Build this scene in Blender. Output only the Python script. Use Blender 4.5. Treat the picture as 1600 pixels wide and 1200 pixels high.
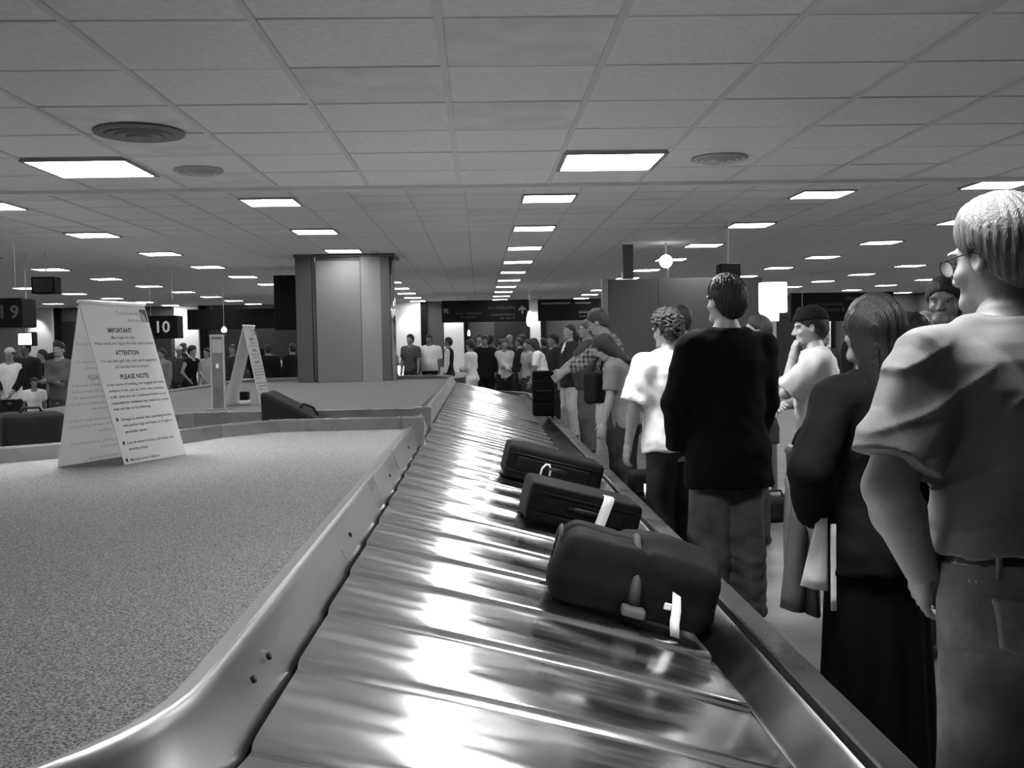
import bpy, bmesh, math, random
import numpy as np
from mathutils import Vector, Matrix
for o in list(bpy.data.objects): bpy.data.objects.remove(o)
scene = bpy.context.scene
COL = scene.collection
PI = math.pi
rad = math.radians

# ------------------------------------------------------------------ camera, world, exposure
cam_d = bpy.data.cameras.new('camera'); cam = bpy.data.objects.new('camera', cam_d); COL.objects.link(cam)
cam_d.sensor_width = 36.0; cam_d.lens = 1629 / 1600 * 36.0; cam_d.clip_start = 0.05; cam_d.clip_end = 200
yaw, pit, rol = rad(1.76), rad(2.32), rad(1.06)
fw = Vector((math.sin(yaw) * math.cos(pit), math.cos(yaw) * math.cos(pit), -math.sin(pit)))
r0 = fw.cross(Vector((0, 0, 1))).normalized(); u0 = r0.cross(fw)
rt = r0 * math.cos(rol) - u0 * math.sin(rol); up = u0 * math.cos(rol) + r0 * math.sin(rol)
M = Matrix((rt, up, -fw)).transposed().to_4x4(); M.translation = (0, 0, 1.52)
cam.matrix_world = M
scene.camera = cam
w = bpy.data.worlds.new('world'); scene.world = w; w.use_nodes = True
w.node_tree.nodes['Background'].inputs[0].default_value = (0.05, 0.05, 0.05, 1)
w.node_tree.nodes['Background'].inputs[1].default_value = 0.1
scene.view_settings.view_transform = 'Standard'; scene.view_settings.look = 'None'
scene.view_settings.gamma = 1; scene.view_settings.exposure = 0.0
scene.view_settings.use_curve_mapping = False
LIGHT_N, LIGHT_F = 80.0, 26.0        # radiance of the troffers in the lower and the higher ceiling

# ------------------------------------------------------------------ materials
MATS = {}
def mat(name, v, rough=0.6, metal=0.0, spec=0.5, noise=0.0, nscale=8.0, bump=0.0, bscale=60.0, aniso=0.0, sheen=0.0, stretch=None, rnoise=0.0, emit=0.0):
    if name in MATS: return MATS[name]
    m = bpy.data.materials.new(name); m.use_nodes = True; MATS[name] = m
    nt = m.node_tree; b = nt.nodes['Principled BSDF']
    b.inputs['Base Color'].default_value = (v, v, v, 1); b.inputs['Roughness'].default_value = rough
    b.inputs['Metallic'].default_value = metal; b.inputs['Specular IOR Level'].default_value = spec
    if sheen: b.inputs['Sheen Weight'].default_value = sheen
    if aniso: b.inputs['Anisotropic'].default_value = aniso
    if emit:
        b.inputs['Emission Color'].default_value = (1, 1, 1, 1); b.inputs['Emission Strength'].default_value = emit
    co = None
    def coord():
        nonlocal co
        if co is None:
            tc = nt.nodes.new('ShaderNodeTexCoord'); co = tc.outputs['Object']
            if stretch:
                mp = nt.nodes.new('ShaderNodeMapping'); mp.inputs['Scale'].default_value = stretch
                nt.links.new(co, mp.inputs[0]); co = mp.outputs[0]
        return co
    def nz(scale, detail=3):
        n = nt.nodes.new('ShaderNodeTexNoise'); n.inputs['Scale'].default_value = scale; n.inputs['Detail'].default_value = detail
        nt.links.new(coord(), n.inputs['Vector']); return n.outputs['Fac']
    def rng(fac, lo, hi, a=0.3, c=0.7):
        r = nt.nodes.new('ShaderNodeMapRange'); r.inputs[1].default_value = a; r.inputs[2].default_value = c
        r.inputs[3].default_value = lo; r.inputs[4].default_value = hi; nt.links.new(fac, r.inputs[0]); return r.outputs[0]
    if noise:
        nt.links.new(rng(nz(nscale), v * (1 - noise), v * (1 + noise)), b.inputs['Base Color'])
    if rnoise:
        nt.links.new(rng(nz(nscale), max(0.05, rough - rnoise), rough + rnoise), b.inputs['Roughness'])
    if bump:
        bm = nt.nodes.new('ShaderNodeBump'); bm.inputs['Strength'].default_value = bump; bm.inputs['Distance'].default_value = 0.01
        nt.links.new(nz(bscale), bm.inputs['Height']); nt.links.new(bm.outputs[0], b.inputs['Normal'])
    return m

def checker_grid_mat():
    # suspended ceiling too far off to tell its tiles apart: faint joints every 0.61 m
    m = bpy.data.materials.new('far_ceiling_tiles'); m.use_nodes = True; nt = m.node_tree; b = nt.nodes['Principled BSDF']
    b.inputs['Roughness'].default_value = 0.9; b.inputs['Specular IOR Level'].default_value = 0.15
    tc = nt.nodes.new('ShaderNodeTexCoord'); br = nt.nodes.new('ShaderNodeTexBrick')
    mp = nt.nodes.new('ShaderNodeMapping'); mp.inputs['Location'].default_value = (0.115, -0.295, 0)
    br.offset = 0.0; br.squash = 1.0
    br.inputs['Scale'].default_value = 1.0; br.inputs['Brick Width'].default_value = 0.61; br.inputs['Row Height'].default_value = 0.61
    br.inputs['Mortar Size'].default_value = 0.008
    for i in (0, 1): br.inputs[i + 1].default_value = (0.8, 0.8, 0.8, 1)
    br.inputs[3].default_value = (0.5, 0.5, 0.5, 1)
    nt.links.new(tc.outputs['Object'], mp.inputs[0]); nt.links.new(mp.outputs[0], br.inputs[0]); nt.links.new(br.outputs[0], b.inputs['Base Color'])
    return m

# ------------------------------------------------------------------ mesh helpers
def add(name, me, parent=None, label=None, cat=None, group=None, kind=None, loc=None, rz=None):
    o = bpy.data.objects.new(name, me); COL.objects.link(o)
    if parent is not None: o.parent = parent
    if loc is not None: o.location = loc
    if rz is not None: o.rotation_euler[2] = rz
    tag(o, label, cat, group, kind); return o
def tag(o, label=None, cat=None, group=None, kind=None):
    if label: o['label'] = label
    if cat: o['category'] = cat
    if group: o['group'] = group
    if kind: o['kind'] = kind
    return o
def thing(name, label, cat, loc=(0, 0, 0), rz=0, group=None):
    return add(name, None, None, label, cat, group, None, loc, rz)
def mesh(vs, fs, m, smooth=False, name='mesh'):
    me = bpy.data.meshes.new(name); me.from_pydata([tuple(v) for v in vs], [], [tuple(f) for f in fs]); me.update()
    if m is not None: me.materials.append(m)
    if smooth: me.shade_smooth()
    return me
def bm_mesh(bm, m, smooth=False):
    me = bpy.data.meshes.new('mesh'); bmesh.ops.recalc_face_normals(bm, faces=bm.faces); bm.to_mesh(me); bm.free()
    me.materials.append(m)
    if smooth: me.shade_smooth()
    return me
def box_bm(bm, lo, hi, bev=0.0, seg=2, mtx=None):
    b2 = bmesh.new(); bmesh.ops.create_cube(b2, size=1)
    lo = Vector(lo); hi = Vector(hi)
    for v in b2.verts: v.co = Vector([(lo[i] + hi[i]) / 2 + v.co[i] * (hi[i] - lo[i]) for i in range(3)])
    if bev: bmesh.ops.bevel(b2, geom=b2.edges[:], offset=bev, segments=seg, affect='EDGES', profile=0.6)
    if mtx is not None: bmesh.ops.transform(b2, matrix=mtx, verts=b2.verts)
    t = bpy.data.meshes.new('t'); b2.to_mesh(t); b2.free(); bm.from_mesh(t); bpy.data.meshes.remove(t)
def box(lo, hi, m, bev=0.0, seg=2, smooth=False):
    bm = bmesh.new(); box_bm(bm, lo, hi, bev, seg); return bm_mesh(bm, m, smooth)
def tube(pts, r, m, n=8, closed=False, smooth=True):
    # tube along a polyline; r a number or one per point
    pts = [Vector(p) for p in pts]; k = len(pts); rs = r if hasattr(r, '__len__') else [r] * k
    vs, fs = [], []
    for i, p in enumerate(pts):
        a = pts[(i - 1) % k] if (closed or i > 0) else p
        b = pts[(i + 1) % k] if (closed or i < k - 1) else p
        d = (b - a).normalized(); s = d.cross(Vector((0, 0, 1)))
        if s.length < 0.05: s = d.cross(Vector((1, 0, 0)))
        s.normalize(); t = s.cross(d)
        for j in range(n):
            q = 2 * PI * j / n; vs.append(p + (s * math.cos(q) + t * math.sin(q)) * rs[i])
    for i in range(k if closed else k - 1):
        for j in range(n):
            a, b = i * n + j, i * n + (j + 1) % n; c, d = ((i + 1) % k) * n + j, ((i + 1) % k) * n + (j + 1) % n
            fs.append((a, b, d, c))
    if not closed: fs += [tuple(range(n))[::-1], tuple(range((k - 1) * n, k * n))]
    return mesh(vs, fs, m, smooth)
def prism(poly, z0, z1, m):
    # polygon in plan, extruded upwards; z may be a function of (x, y)
    f0 = z0 if callable(z0) else (lambda x, y: z0); f1 = z1 if callable(z1) else (lambda x, y: z1)
    n = len(poly); bm = bmesh.new()
    lo = [bm.verts.new((x, y, f0(x, y))) for x, y in poly]; hi = [bm.verts.new((x, y, f1(x, y))) for x, y in poly]
    bm.faces.new(hi); bm.faces.new(lo[::-1])
    for i in range(n): bm.faces.new((lo[i], lo[(i + 1) % n], hi[(i + 1) % n], hi[i]))
    bmesh.ops.triangulate(bm, faces=[f for f in bm.faces if len(f.verts) > 4])
    return bm_mesh(bm, m)
_font_cache = {}
def text_mesh(s, size, m, bold=0.0, align='LEFT', extrude=0.0):
    c = bpy.data.curves.new('t', 'FONT'); c.body = s; c.size = size; c.align_x = align; c.offset = bold * size; c.extrude = extrude
    c.resolution_u = 2
    o = bpy.data.objects.new('t', c); COL.objects.link(o); bpy.context.view_layer.update()
    me = bpy.data.meshes.new_from_object(o.evaluated_get(bpy.context.evaluated_depsgraph_get()))
    bpy.data.objects.remove(o); bpy.data.curves.remove(c)
    me.materials.clear(); me.materials.append(m); return me

# ------------------------------------------------------------------ shared materials
m_tile = mat('ceiling_tile', 0.85, 0.9, spec=0.15, noise=0.06, nscale=30, bump=0.15, bscale=250)
m_tile2 = mat('ceiling_tile_stained', 0.78, 0.9, spec=0.15, noise=0.1, nscale=5, bump=0.15, bscale=250)
m_bar = mat('ceiling_grid', 0.7, 0.6)
m_dark = mat('dark_gap', 0.01, 0.9)
m_soffit = mat('soffit', 0.8, 0.8)
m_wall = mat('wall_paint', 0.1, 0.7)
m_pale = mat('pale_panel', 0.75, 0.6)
m_black = mat('black_sign', 0.008, 0.5, spec=0.15)
m_white = mat('white_print', 0.8, 0.6)
m_grey = mat('grey_metal', 0.25, 0.4, metal=0.6)
m_floor = mat('floor_terrazzo', 0.12, 0.4, noise=0.3, nscale=3)
m_emit = mat('troffer_diffuser', 0.9, 0.5, emit=LIGHT_N); m_emit2 = mat('troffer_diffuser_far', 0.9, 0.5, emit=LIGHT_F)
m_steel = mat('brushed_steel', 0.76, 0.18, metal=1.0, rnoise=0.08, nscale=2.2, noise=0.14, stretch=(1, 4, 1))
m_lip = mat('steel_lip', 0.46, 0.3, metal=1.0, rnoise=0.03, nscale=3.0)
m_rub = mat('dark_rim', 0.045, 0.35, metal=0.5, rnoise=0.1, nscale=4)
m_carpet = mat('deck_carpet', 0.195, 0.95, spec=0.1, noise=0.75, nscale=190, bump=0.6, bscale=190)

# ------------------------------------------------------------------ room shell
HALL = (-17.0, 17.0, -5.0, 40.0)
Z1, Z2, SOF = 2.59, 3.105, 7.16
x0, x1, y0, y1 = HALL
add('floor', box((x0, y0, -0.1), (x1, y1, 0), m_floor), kind='structure')
add('wall_left', box((x0 - 0.2, y0, 0), (x0, y1, Z2), m_wall), kind='structure')
add('wall_right', box((x1, y0, 0), (x1 + 0.2, y1, Z2), m_wall), kind='structure')
add('wall_back', box((x0, y0 - 0.2, 0), (x1, y0, Z1), m_wall), kind='structure')
wf = add('wall_far', box((x0, y1, 0), (x1, y1 + 0.2, Z2), m_wall), kind='structure')
near = add('ceiling', box((x0, y0, Z1 + 0.03), (x1, SOF, Z1 + 0.25), m_dark), kind='structure')
far = add('ceiling', box((x0, SOF, Z2 + 0.03), (x1, y1, Z2 + 0.25), m_dark), kind='structure')
add('trim_1', box((x0, SOF - 0.02, Z1 - 0.02), (x1, SOF + 0.06, Z2 + 0.03), m_soffit), kind='structure')
T = 0.61; GX = -0.115; GY1 = 3.5; GY2 = 11.295
near_lights = [(0.8 + 3.05 * k, 6.245 - 3.66 * j) for k in range(-3, 4) for j in range(2) if j == 0 or k == 0]
far_lights = [(0.8 + 3.05 * k, 11.6 + 3.05 * j) for k in range(-5, 6) for j in range(-1, 10)]
def is_light(x, y, L): return any(abs(x - a) < 0.3 and abs(y - b) < 0.3 for a, b in L)
me_t = [box((-0.298, -0.298, 0), (0.298, 0.298, 0.02), mm, 0.004, 1) for mm in (m_tile, m_tile2)]
random.seed(4)
def tile_zone(parent, z, gy, rows, cols, L):
    for j in rows:
        for i in cols:
            cx = GX + T * (i + 0.5); cy = gy + T * (j + 0.5)
            if is_light(cx, cy, L): continue
            o = add('ceiling_tile', me_t[1 if random.random() < 0.12 else 0], parent, loc=(cx, cy, z + random.uniform(0, 0.004)))
            o.rotation_euler = (random.uniform(-0.004, 0.004), random.uniform(-0.004, 0.004), 0)
rowsN, colsN = range(-4, 6), range(-9, 10)
tile_zone(near, Z1 + 0.002, GY1, rowsN, colsN, near_lights)
rowsF, colsF = range(-4, 6), range(-13, 13)
tile_zone(far, Z2 + 0.002, GY2, rowsF, colsF, far_lights)
# bars of the suspended grid
for i in range(-9, 11):
    x = GX + T * i; ya, yb = GY1 - 4 * T, GY1 + 6 * T
    add('grid_bar', box((x - 0.014, ya, Z1 - 0.004), (x + 0.014, yb, Z1 + 0.02), m_bar), near)
for j in range(-4, 7):
    y = GY1 + T * j
    add('cross_bar', box((GX - 9 * T, y - 0.007, Z1 + 0.004), (GX + 10 * T, y + 0.007, Z1 + 0.02), mat('cross_bar', 0.5, 0.7)), near)
for i in range(-13, 14):
    x = GX + T * i
    add('grid_bar', box((x - 0.012, GY2 - 4 * T, Z2 - 0.004), (x + 0.012, GY2 + 6 * T, Z2 + 0.02), m_bar), far)
for j in range(-4, 7):
    y = GY2 + T * j
    add('cross_bar', box((GX - 13 * T, y - 0.007, Z2 + 0.004), (GX + 13 * T, y + 0.007, Z2 + 0.02), mat('cross_bar', 0.5, 0.7)), far)
# the tiling beyond, joints in the material
m_far = checker_grid_mat()
def sheet(parent, rx0, rx1, ry0, ry1, z):
    if rx1 - rx0 > 0.05 and ry1 - ry0 > 0.05: add('tile_field', box((rx0, ry0, z), (rx1, ry1, z + 0.02), m_far), parent)
sheet(near, x0, x1, y0, GY1 - 4 * T, Z1); sheet(near, x0, GX - 9 * T, GY1 - 4 * T, SOF, Z1); sheet(near, GX + 10 * T, x1, GY1 - 4 * T, SOF, Z1)
sheet(far, x0, x1, GY2 + 6 * T, y1, Z2); sheet(far, x0, x1, SOF + 0.06, GY2 - 4 * T, Z2)
sheet(far, x0, GX - 13 * T, GY2 - 4 * T, GY2 + 6 * T, Z2); sheet(far, GX + 13 * T, x1, GY2 - 4 * T, GY2 + 6 * T, Z2)
# fluorescent troffers
me_d = box((-0.275, -0.275, -0.012), (0.275, 0.275, 0.0), m_emit, 0.004, 1)
me_d2 = box((-0.275, -0.275, -0.012), (0.275, 0.275, 0.0), m_emit2, 0.004, 1)
bm = bmesh.new()
for a, b in (((-0.3, -0.3, -0.016), (0.3, -0.275, 0.01)), ((-0.3, 0.275, -0.016), (0.3, 0.3, 0.01)), ((-0.3, -0.275, -0.016), (-0.275, 0.275, 0.01)), ((0.275, -0.275, -0.016), (0.3, 0.275, 0.01))): box_bm(bm, a, b)
me_f = bm_mesh(bm, mat('troffer_frame', 0.3, 0.5))
for L, z, lab, grp in ((near_lights, Z1, 'square fluorescent ceiling light in the lower near ceiling', 'lights in the lower ceiling'), (far_lights, Z2, 'square fluorescent ceiling light in the higher far ceiling', 'lights in the higher ceiling')):
    for x, y in L:
        if z == Z1 and (abs(x) > 9): continue
        l2, g2 = lab, grp
        if z == Z1 and y > 6 and abs(x - 0.8) < 0.1: l2, g2 = 'large bright ceiling light next to the pale round air diffuser', None
        if z == Z1 and y > 6 and abs(x + 2.25) < 0.1: l2, g2 = 'large bright ceiling light near the two round air diffusers', None
        if z == Z2 and abs(x + 2.25) < 0.1 and abs(y - 17.7) < 0.1: l2, g2 = 'ceiling light right in front of the column top', None
        t = thing('ceiling_light', l2, 'ceiling light', (x, y, z), 0, g2)
        add('diffuser', me_d if z == Z1 else me_d2, t); add('frame', me_f, t)
t = thing('ceiling_light', 'lone ceiling light set off the grid just beyond the soffit', 'ceiling light', (5.55, 11.0, Z2 - 0.002)); add('diffuser', me_d2, t); add('frame', me_f, t)
# round air diffusers and speaker grilles in the ceiling
def grille(x, y, z, r, v, label):
    t = thing('ceiling_diffuser', label, 'air vent', (x, y, z))
    mm = mat('vent_%d' % int(v * 100), v, 0.6)
    prof = [(r, -0.004), (r * 0.96, -0.014), (r * 0.8, -0.010), (r * 0.78, -0.022), (r * 0.58, -0.014), (r * 0.55, -0.026), (r * 0.3, -0.018), (r * 0.27, -0.03), (0.012, -0.03)]
    n = 36; vs = []; fs = []
    for a, b in prof: vs += [(a * math.cos(2 * PI * i / n), a * math.sin(2 * PI * i / n), b) for i in range(n)]
    for k in range(len(prof) - 1):
        for i in range(n): fs.append((k * n + i, (k + 1) * n + i, (k + 1) * n + (i + 1) % n, k * n + (i + 1) % n))
    fs.append(tuple(range((len(prof) - 1) * n, len(prof) * n))[::-1])
    add('cone_rings', mesh(vs, fs, mm), t); add('collar', tube([(r * math.cos(2 * PI * i / 36), r * math.sin(2 * PI * i / 36), -0.004) for i in range(36)], 0.008, mm, 6, True), t)
grille(-1.66, 5.26, Z1, 0.21, 0.2, 'dark round air diffuser in the lower ceiling')
grille(-1.67, 6.39, Z1, 0.14, 0.45, 'small round air diffuser between the dark one and a light')
grille(1.45, 6.21, Z1, 0.16, 0.5, 'pale round air diffuser beside the large bright ceiling light')

# pilasters, dark openings and doors of the far wall
def wash(x, y, z, p, blend=0.6, size=1.1):
    l = bpy.data.lights.new('downlight', 'SPOT'); l.energy = p; l.spot_size = size; l.spot_blend = blend; l.shadow_soft_size = 0.08
    t = thing('downlight', 'small round recessed downlight washing the wall below it', 'downlight', (x, y, Z2 - 0.012), 0, 'recessed downlights')
    add('trim_ring', tube([(0.07 * math.cos(2 * PI * i / 20), 0.07 * math.sin(2 * PI * i / 20), 0) for i in range(20)], 0.012, m_bar, 6, True), t)
    o = bpy.data.objects.new('lamp', l); COL.objects.link(o); o.parent = t; o.location = (0, 0, -0.03); o.rotation_euler = (rad(14), 0, 0)
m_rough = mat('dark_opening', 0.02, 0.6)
def pilaster(x, w, parent=wf, y=y1):
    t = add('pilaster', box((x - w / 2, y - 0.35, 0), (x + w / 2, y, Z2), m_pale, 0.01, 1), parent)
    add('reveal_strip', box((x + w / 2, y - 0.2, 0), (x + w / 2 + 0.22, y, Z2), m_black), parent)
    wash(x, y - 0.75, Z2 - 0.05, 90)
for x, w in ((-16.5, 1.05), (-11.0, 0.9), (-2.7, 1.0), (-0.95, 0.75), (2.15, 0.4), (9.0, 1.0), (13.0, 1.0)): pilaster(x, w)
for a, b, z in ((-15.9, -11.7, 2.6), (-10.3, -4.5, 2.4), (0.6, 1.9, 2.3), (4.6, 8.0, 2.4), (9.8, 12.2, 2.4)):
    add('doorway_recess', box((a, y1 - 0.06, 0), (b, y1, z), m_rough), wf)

# ------------------------------------------------------------------ the carousel
IX0, IX1, IY0, IY1, IR = -4.4, -0.5, 1.25, 19.6, 0.6   # lip line of the island (rounded rectangle)
def loop(o, narc=10, x0=IX0, x1=IX1, y0=IY0, y1=IY1, r=IR):
    # rounded rectangle offset outwards by o, counter-clockwise
    pts = []
    for cx, cy, a0 in ((x1 - r, y1 - r, 0), (x0 + r, y1 - r, 90), (x0 + r, y0 + r, 180), (x1 - r, y0 + r, 270)):
        for i in range(narc + 1):
            a = rad(a0 + 90 * i / narc); pts.append((cx + (r + o) * math.cos(a), cy + (r + o) * math.sin(a)))
    return pts
def sweep(profile, m, closed=False, smooth=True, **kw):
    rings = [[(x, y, z) for x, y in loop(o, **kw)] for o, z in profile]
    n = len(rings[0]); vs = [p for r in rings for p in r]; fs = []
    k = len(rings)
    for i in range(k if closed else k - 1):
        for j in range(n):
            fs.append((i * n + j, i * n + (j + 1) % n, ((i + 1) % k) * n + (j + 1) % n, ((i + 1) % k) * n + j))
    me = mesh(vs, fs, m)
    bm = bmesh.new(); bm.from_mesh(me); bmesh.ops.recalc_face_normals(bm, faces=bm.faces); bm.to_mesh(me); bm.free()
    if smooth:
        me.shade_smooth(); me.set_sharp_from_angle(angle=rad(35))
    return me
SO0, SZ0, SO1, SZ1 = 0.078, 0.795, 1.225, 0.49
car = thing('baggage_carousel', 'long steel baggage carousel with sloping slats around a carpeted island', 'carousel', (0, 0, 0))
add('inner_lip', sweep([(-0.010, 0.90), (-0.010, 0.924), (-0.006, 0.929), (0.002, 0.929), (0.008, 0.922), (0.012, 0.905), (0.03, 0.86), (0.055, 0.812), (0.066, 0.792), (0.066, 0.70)], m_lip, narc=14), car)
add('inner_trim', sweep([(-0.05, 0.86), (-0.05, 0.910), (-0.045, 0.918), (-0.009, 0.920)], mat('trim_dark', 0.16, 0.5, metal=0.4), narc=14), car)
add('outer_rim', sweep([(1.232, 0.40), (1.232, 0.487), (1.245, 0.492), (1.33, 0.545), (1.345, 0.552)], mat('rim_slope', 0.06, 0.2, metal=0.9, rnoise=0.06, nscale=4), narc=14), car)
add('rim_groove', sweep([(1.345, 0.552), (1.347, 0.53), (1.362, 0.53), (1.364, 0.556)], m_dark, narc=14), car)
add('bumper', sweep([(1.364, 0.54), (1.366, 0.560), (1.372, 0.566), (1.445, 0.566), (1.455, 0.558), (1.455, 0.50)], m_rub, narc=14), car)
add('side_skirt', sweep([(1.448, 0.51), (1.44, 0.12), (1.40, 0.10), (1.40, 0.0)], mat('skirt_panel', 0.16, 0.35, metal=0.8), narc=14), car)
add('underframe', sweep([(0.067, 0.72), (1.235, 0.40), (1.235, 0.3), (0.067, 0.3)], m_dark, closed=True, smooth=False, narc=8), car)
NA, NS = 10, 7
def plate_mesh(f):
    # one overlapping pallet: f(across 0..1, along 0..1) -> x, y ; camber and raised trailing edge
    vs, fs = [], []
    prof = [(0.0, 0.000), (0.03, 0.011), (0.10, 0.0135), (0.35, 0.010), (0.65, 0.006), (0.92, 0.0015), (1.0, 0.0), (1.06, -0.002)]
    for i in range(NA + 1):
        a = i / NA
        for s, dz in prof:
            x, y = f(a, s); vs.append((x, y, SZ0 + (SZ1 - SZ0) * a + dz + 0.012 * math.sin(PI * a)))
    n = len(prof)
    for i in range(NA):
        for j in range(n - 1): fs.append((i * n + j, i * n + j + 1, (i + 1) * n + j + 1, (i + 1) * n + j))
    k = len(vs); vs += [(x, y, z - 0.02) for x, y, z in vs[::1]]
    rim = [i * n for i in range(NA + 1)]
    for i in range(NA): fs.append((rim[i], rim[i + 1], rim[i + 1] + k, rim[i] + k))
    me = mesh(vs, fs, m_steel)
    bm = bmesh.new(); bm.from_mesh(me); bmesh.ops.delete(bm, geom=[v for v in bm.verts if not v.link_faces], context='VERTS')
    bm.to_mesh(me); bm.free(); me.shade_smooth(); me.set_sharp_from_angle(angle=rad(40)); return me
PW = 0.4815
sk = 0.0
me_s = plate_mesh(lambda a, s: (SO0 + (SO1 - SO0) * a, s * PW))
def put(me, x, y, rz): add('slat', me, car, loc=(x, y, 0), rz=rz)
ys, ye = IY0 + IR, IY1 - IR
n = round((ye - ys) / PW); PWr = (ye - ys) / n
me_s = plate_mesh(lambda a, s: (SO0 + (SO1 - SO0) * a, s * PWr))
for i in range(n):
    put(me_s, IX1, ys + PWr * i, 0); put(me_s, IX0, ye - PWr * i, PI)
xs, xe = IX0 + IR, IX1 - IR; n2 = round((xe - xs) / PW); PW2 = (xe - xs) / n2
me_e = plate_mesh(lambda a, s: (SO0 + (SO1 - SO0) * a, s * PW2))
for i in range(n2):
    put(me_e, xe - PW2 * i, IY1, PI / 2); put(me_e, xs + PW2 * i, IY0, -PI / 2)
NC = 5; da = PI / 2 / NC
me_c = plate_mesh(lambda a, s: ((IR + SO0 + (SO1 - SO0) * a) * math.cos(s * da), (IR + SO0 + (SO1 - SO0) * a) * math.sin(s * da)))
for cx, cy, a0 in ((xe, ye, 0), (xs, ye, PI / 2), (xs, ys, PI), (xe, ys, 1.5 * PI)):
    for i in range(NC): put(me_c, cx, cy, a0 + da * i)
# screws along the lip
for y in (2.05, 2.2, 3.6, 5.2, 6.6):
    add('screw', tube([(-0.462, y, 0.862), (-0.455, y, 0.865)], 0.008, m_dark, 8), car)
# carpeted decks, split by the feed conveyor
NW = [(-0.545, 7.50), (-1.45, 7.45), (-1.75, 7.10), (-1.95, 6.6), (-2.4, 5.95), (-3.0, 5.4), (-4.35, 4.6)]
FW = [(-0.545, 8.8), (-2.4, 8.8), (-3.0, 8.25), (-3.5, 7.55), (-4.35, 6.6)]
inner = loop(-0.045)
front = [p for p in inner if p[1] < 4.0]
front = [p for p in front if p[0] > -2.4][::1]
lp = [p for p in loop(-0.045) if p[1] < 3 and p[0] < -2.4] + [p for p in loop(-0.045) if p[1] < 3 and p[0] > -2.4]
add('carpet_deck', prism(lp + NW, 0.8, 0.907, m_carpet), car)
lpr = [p for p in loop(-0.045) if p[1] > 12]
zr = lambda x, y: 0.955 - 0.009 * max(0, y - 8.8)
add('carpet_deck', prism(FW[::-1] + lpr, 0.7, zr, m_carpet), car)

# feed conveyor crossing the island
fc = add('feed_belt', prism(NW + FW[::-1], 0.78, 0.86, mat('rubber_belt', 0.03, 0.6)), car, 'dark feed belt cutting across the island')
def wall_strip(pl, th, za, zb, m, name, side):
    L = [Vector(p) for p in pl]; out = []
    for i, p in enumerate(L):
        a = L[max(0, i - 1)]; b = L[min(len(L) - 1, i + 1)]; d = (b - a).normalized(); out.append(p + Vector((-d.y, d.x)) * th * side)
    poly = [tuple(p) for p in L] + [tuple(p) for p in out[::-1]]
    add(name, prism(poly, za, zb, m), fc)
m_side = mat('conveyor_side', 0.3, 0.28, metal=0.9, rnoise=0.08, nscale=5)
wall_strip(NW, 0.05, 0.85, 0.985, m_side, 'side_wall', -1)
wall_strip(FW, 0.05, 0.80, 0.975, m_side, 'side_wall', 1)
wall_strip([(x, y) for x, y in NW], 0.022, 0.985, 0.997, mat('cap_strip', 0.55, 0.25, metal=1.0), 'cap_strip', -1)
add('end_post', box((-0.56, 7.44, 0.74), (-0.405, 7.51, 0.995), m_side, 0.006), fc)
add('end_post', box((-0.56, 8.78, 0.76), (-0.415, 8.86, 0.985), m_side, 0.006), fc)

# second carousel far behind
car2 = thing('baggage_carousel', 'distant steel baggage carousel beyond the white-shirted man', 'carousel', (0, 0, 0))
kw = dict(x0=-4.6, x1=-1.6, y0=26.9, y1=32, r=0.6)
add('slope', sweep([(0, 0.95), (1.0, 0.6), (1.2, 0.62), (1.2, 0.0)], m_lip, **kw), car2)
add('carpet_deck', prism(loop(0, **kw), 0.85, 0.94, m_carpet), car2)

# ------------------------------------------------------------------ column on the island
colm = thing('column', 'wide grey panelled column standing on the carpeted island', 'column', (0, 0, 0))
CY, CT, CB = 18.3, Z2, 0.872
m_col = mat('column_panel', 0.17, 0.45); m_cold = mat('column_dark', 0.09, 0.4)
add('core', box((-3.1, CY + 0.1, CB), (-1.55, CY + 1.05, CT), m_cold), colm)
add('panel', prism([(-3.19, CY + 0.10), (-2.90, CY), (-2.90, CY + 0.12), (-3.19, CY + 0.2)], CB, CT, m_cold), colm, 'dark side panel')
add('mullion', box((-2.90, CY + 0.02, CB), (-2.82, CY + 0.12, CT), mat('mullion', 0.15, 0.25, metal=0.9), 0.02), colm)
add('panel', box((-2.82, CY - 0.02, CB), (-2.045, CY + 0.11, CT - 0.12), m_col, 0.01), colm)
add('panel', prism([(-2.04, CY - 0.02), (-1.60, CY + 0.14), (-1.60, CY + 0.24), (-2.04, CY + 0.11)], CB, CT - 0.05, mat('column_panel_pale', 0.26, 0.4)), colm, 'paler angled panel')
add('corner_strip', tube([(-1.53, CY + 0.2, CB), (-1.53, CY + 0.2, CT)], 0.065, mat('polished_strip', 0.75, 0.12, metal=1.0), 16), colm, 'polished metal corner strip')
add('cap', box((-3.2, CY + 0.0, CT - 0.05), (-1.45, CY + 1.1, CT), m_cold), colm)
wash(-1.75, CY - 0.45, Z2 - 0.04, 25, 0.8, 1.0)

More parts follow.
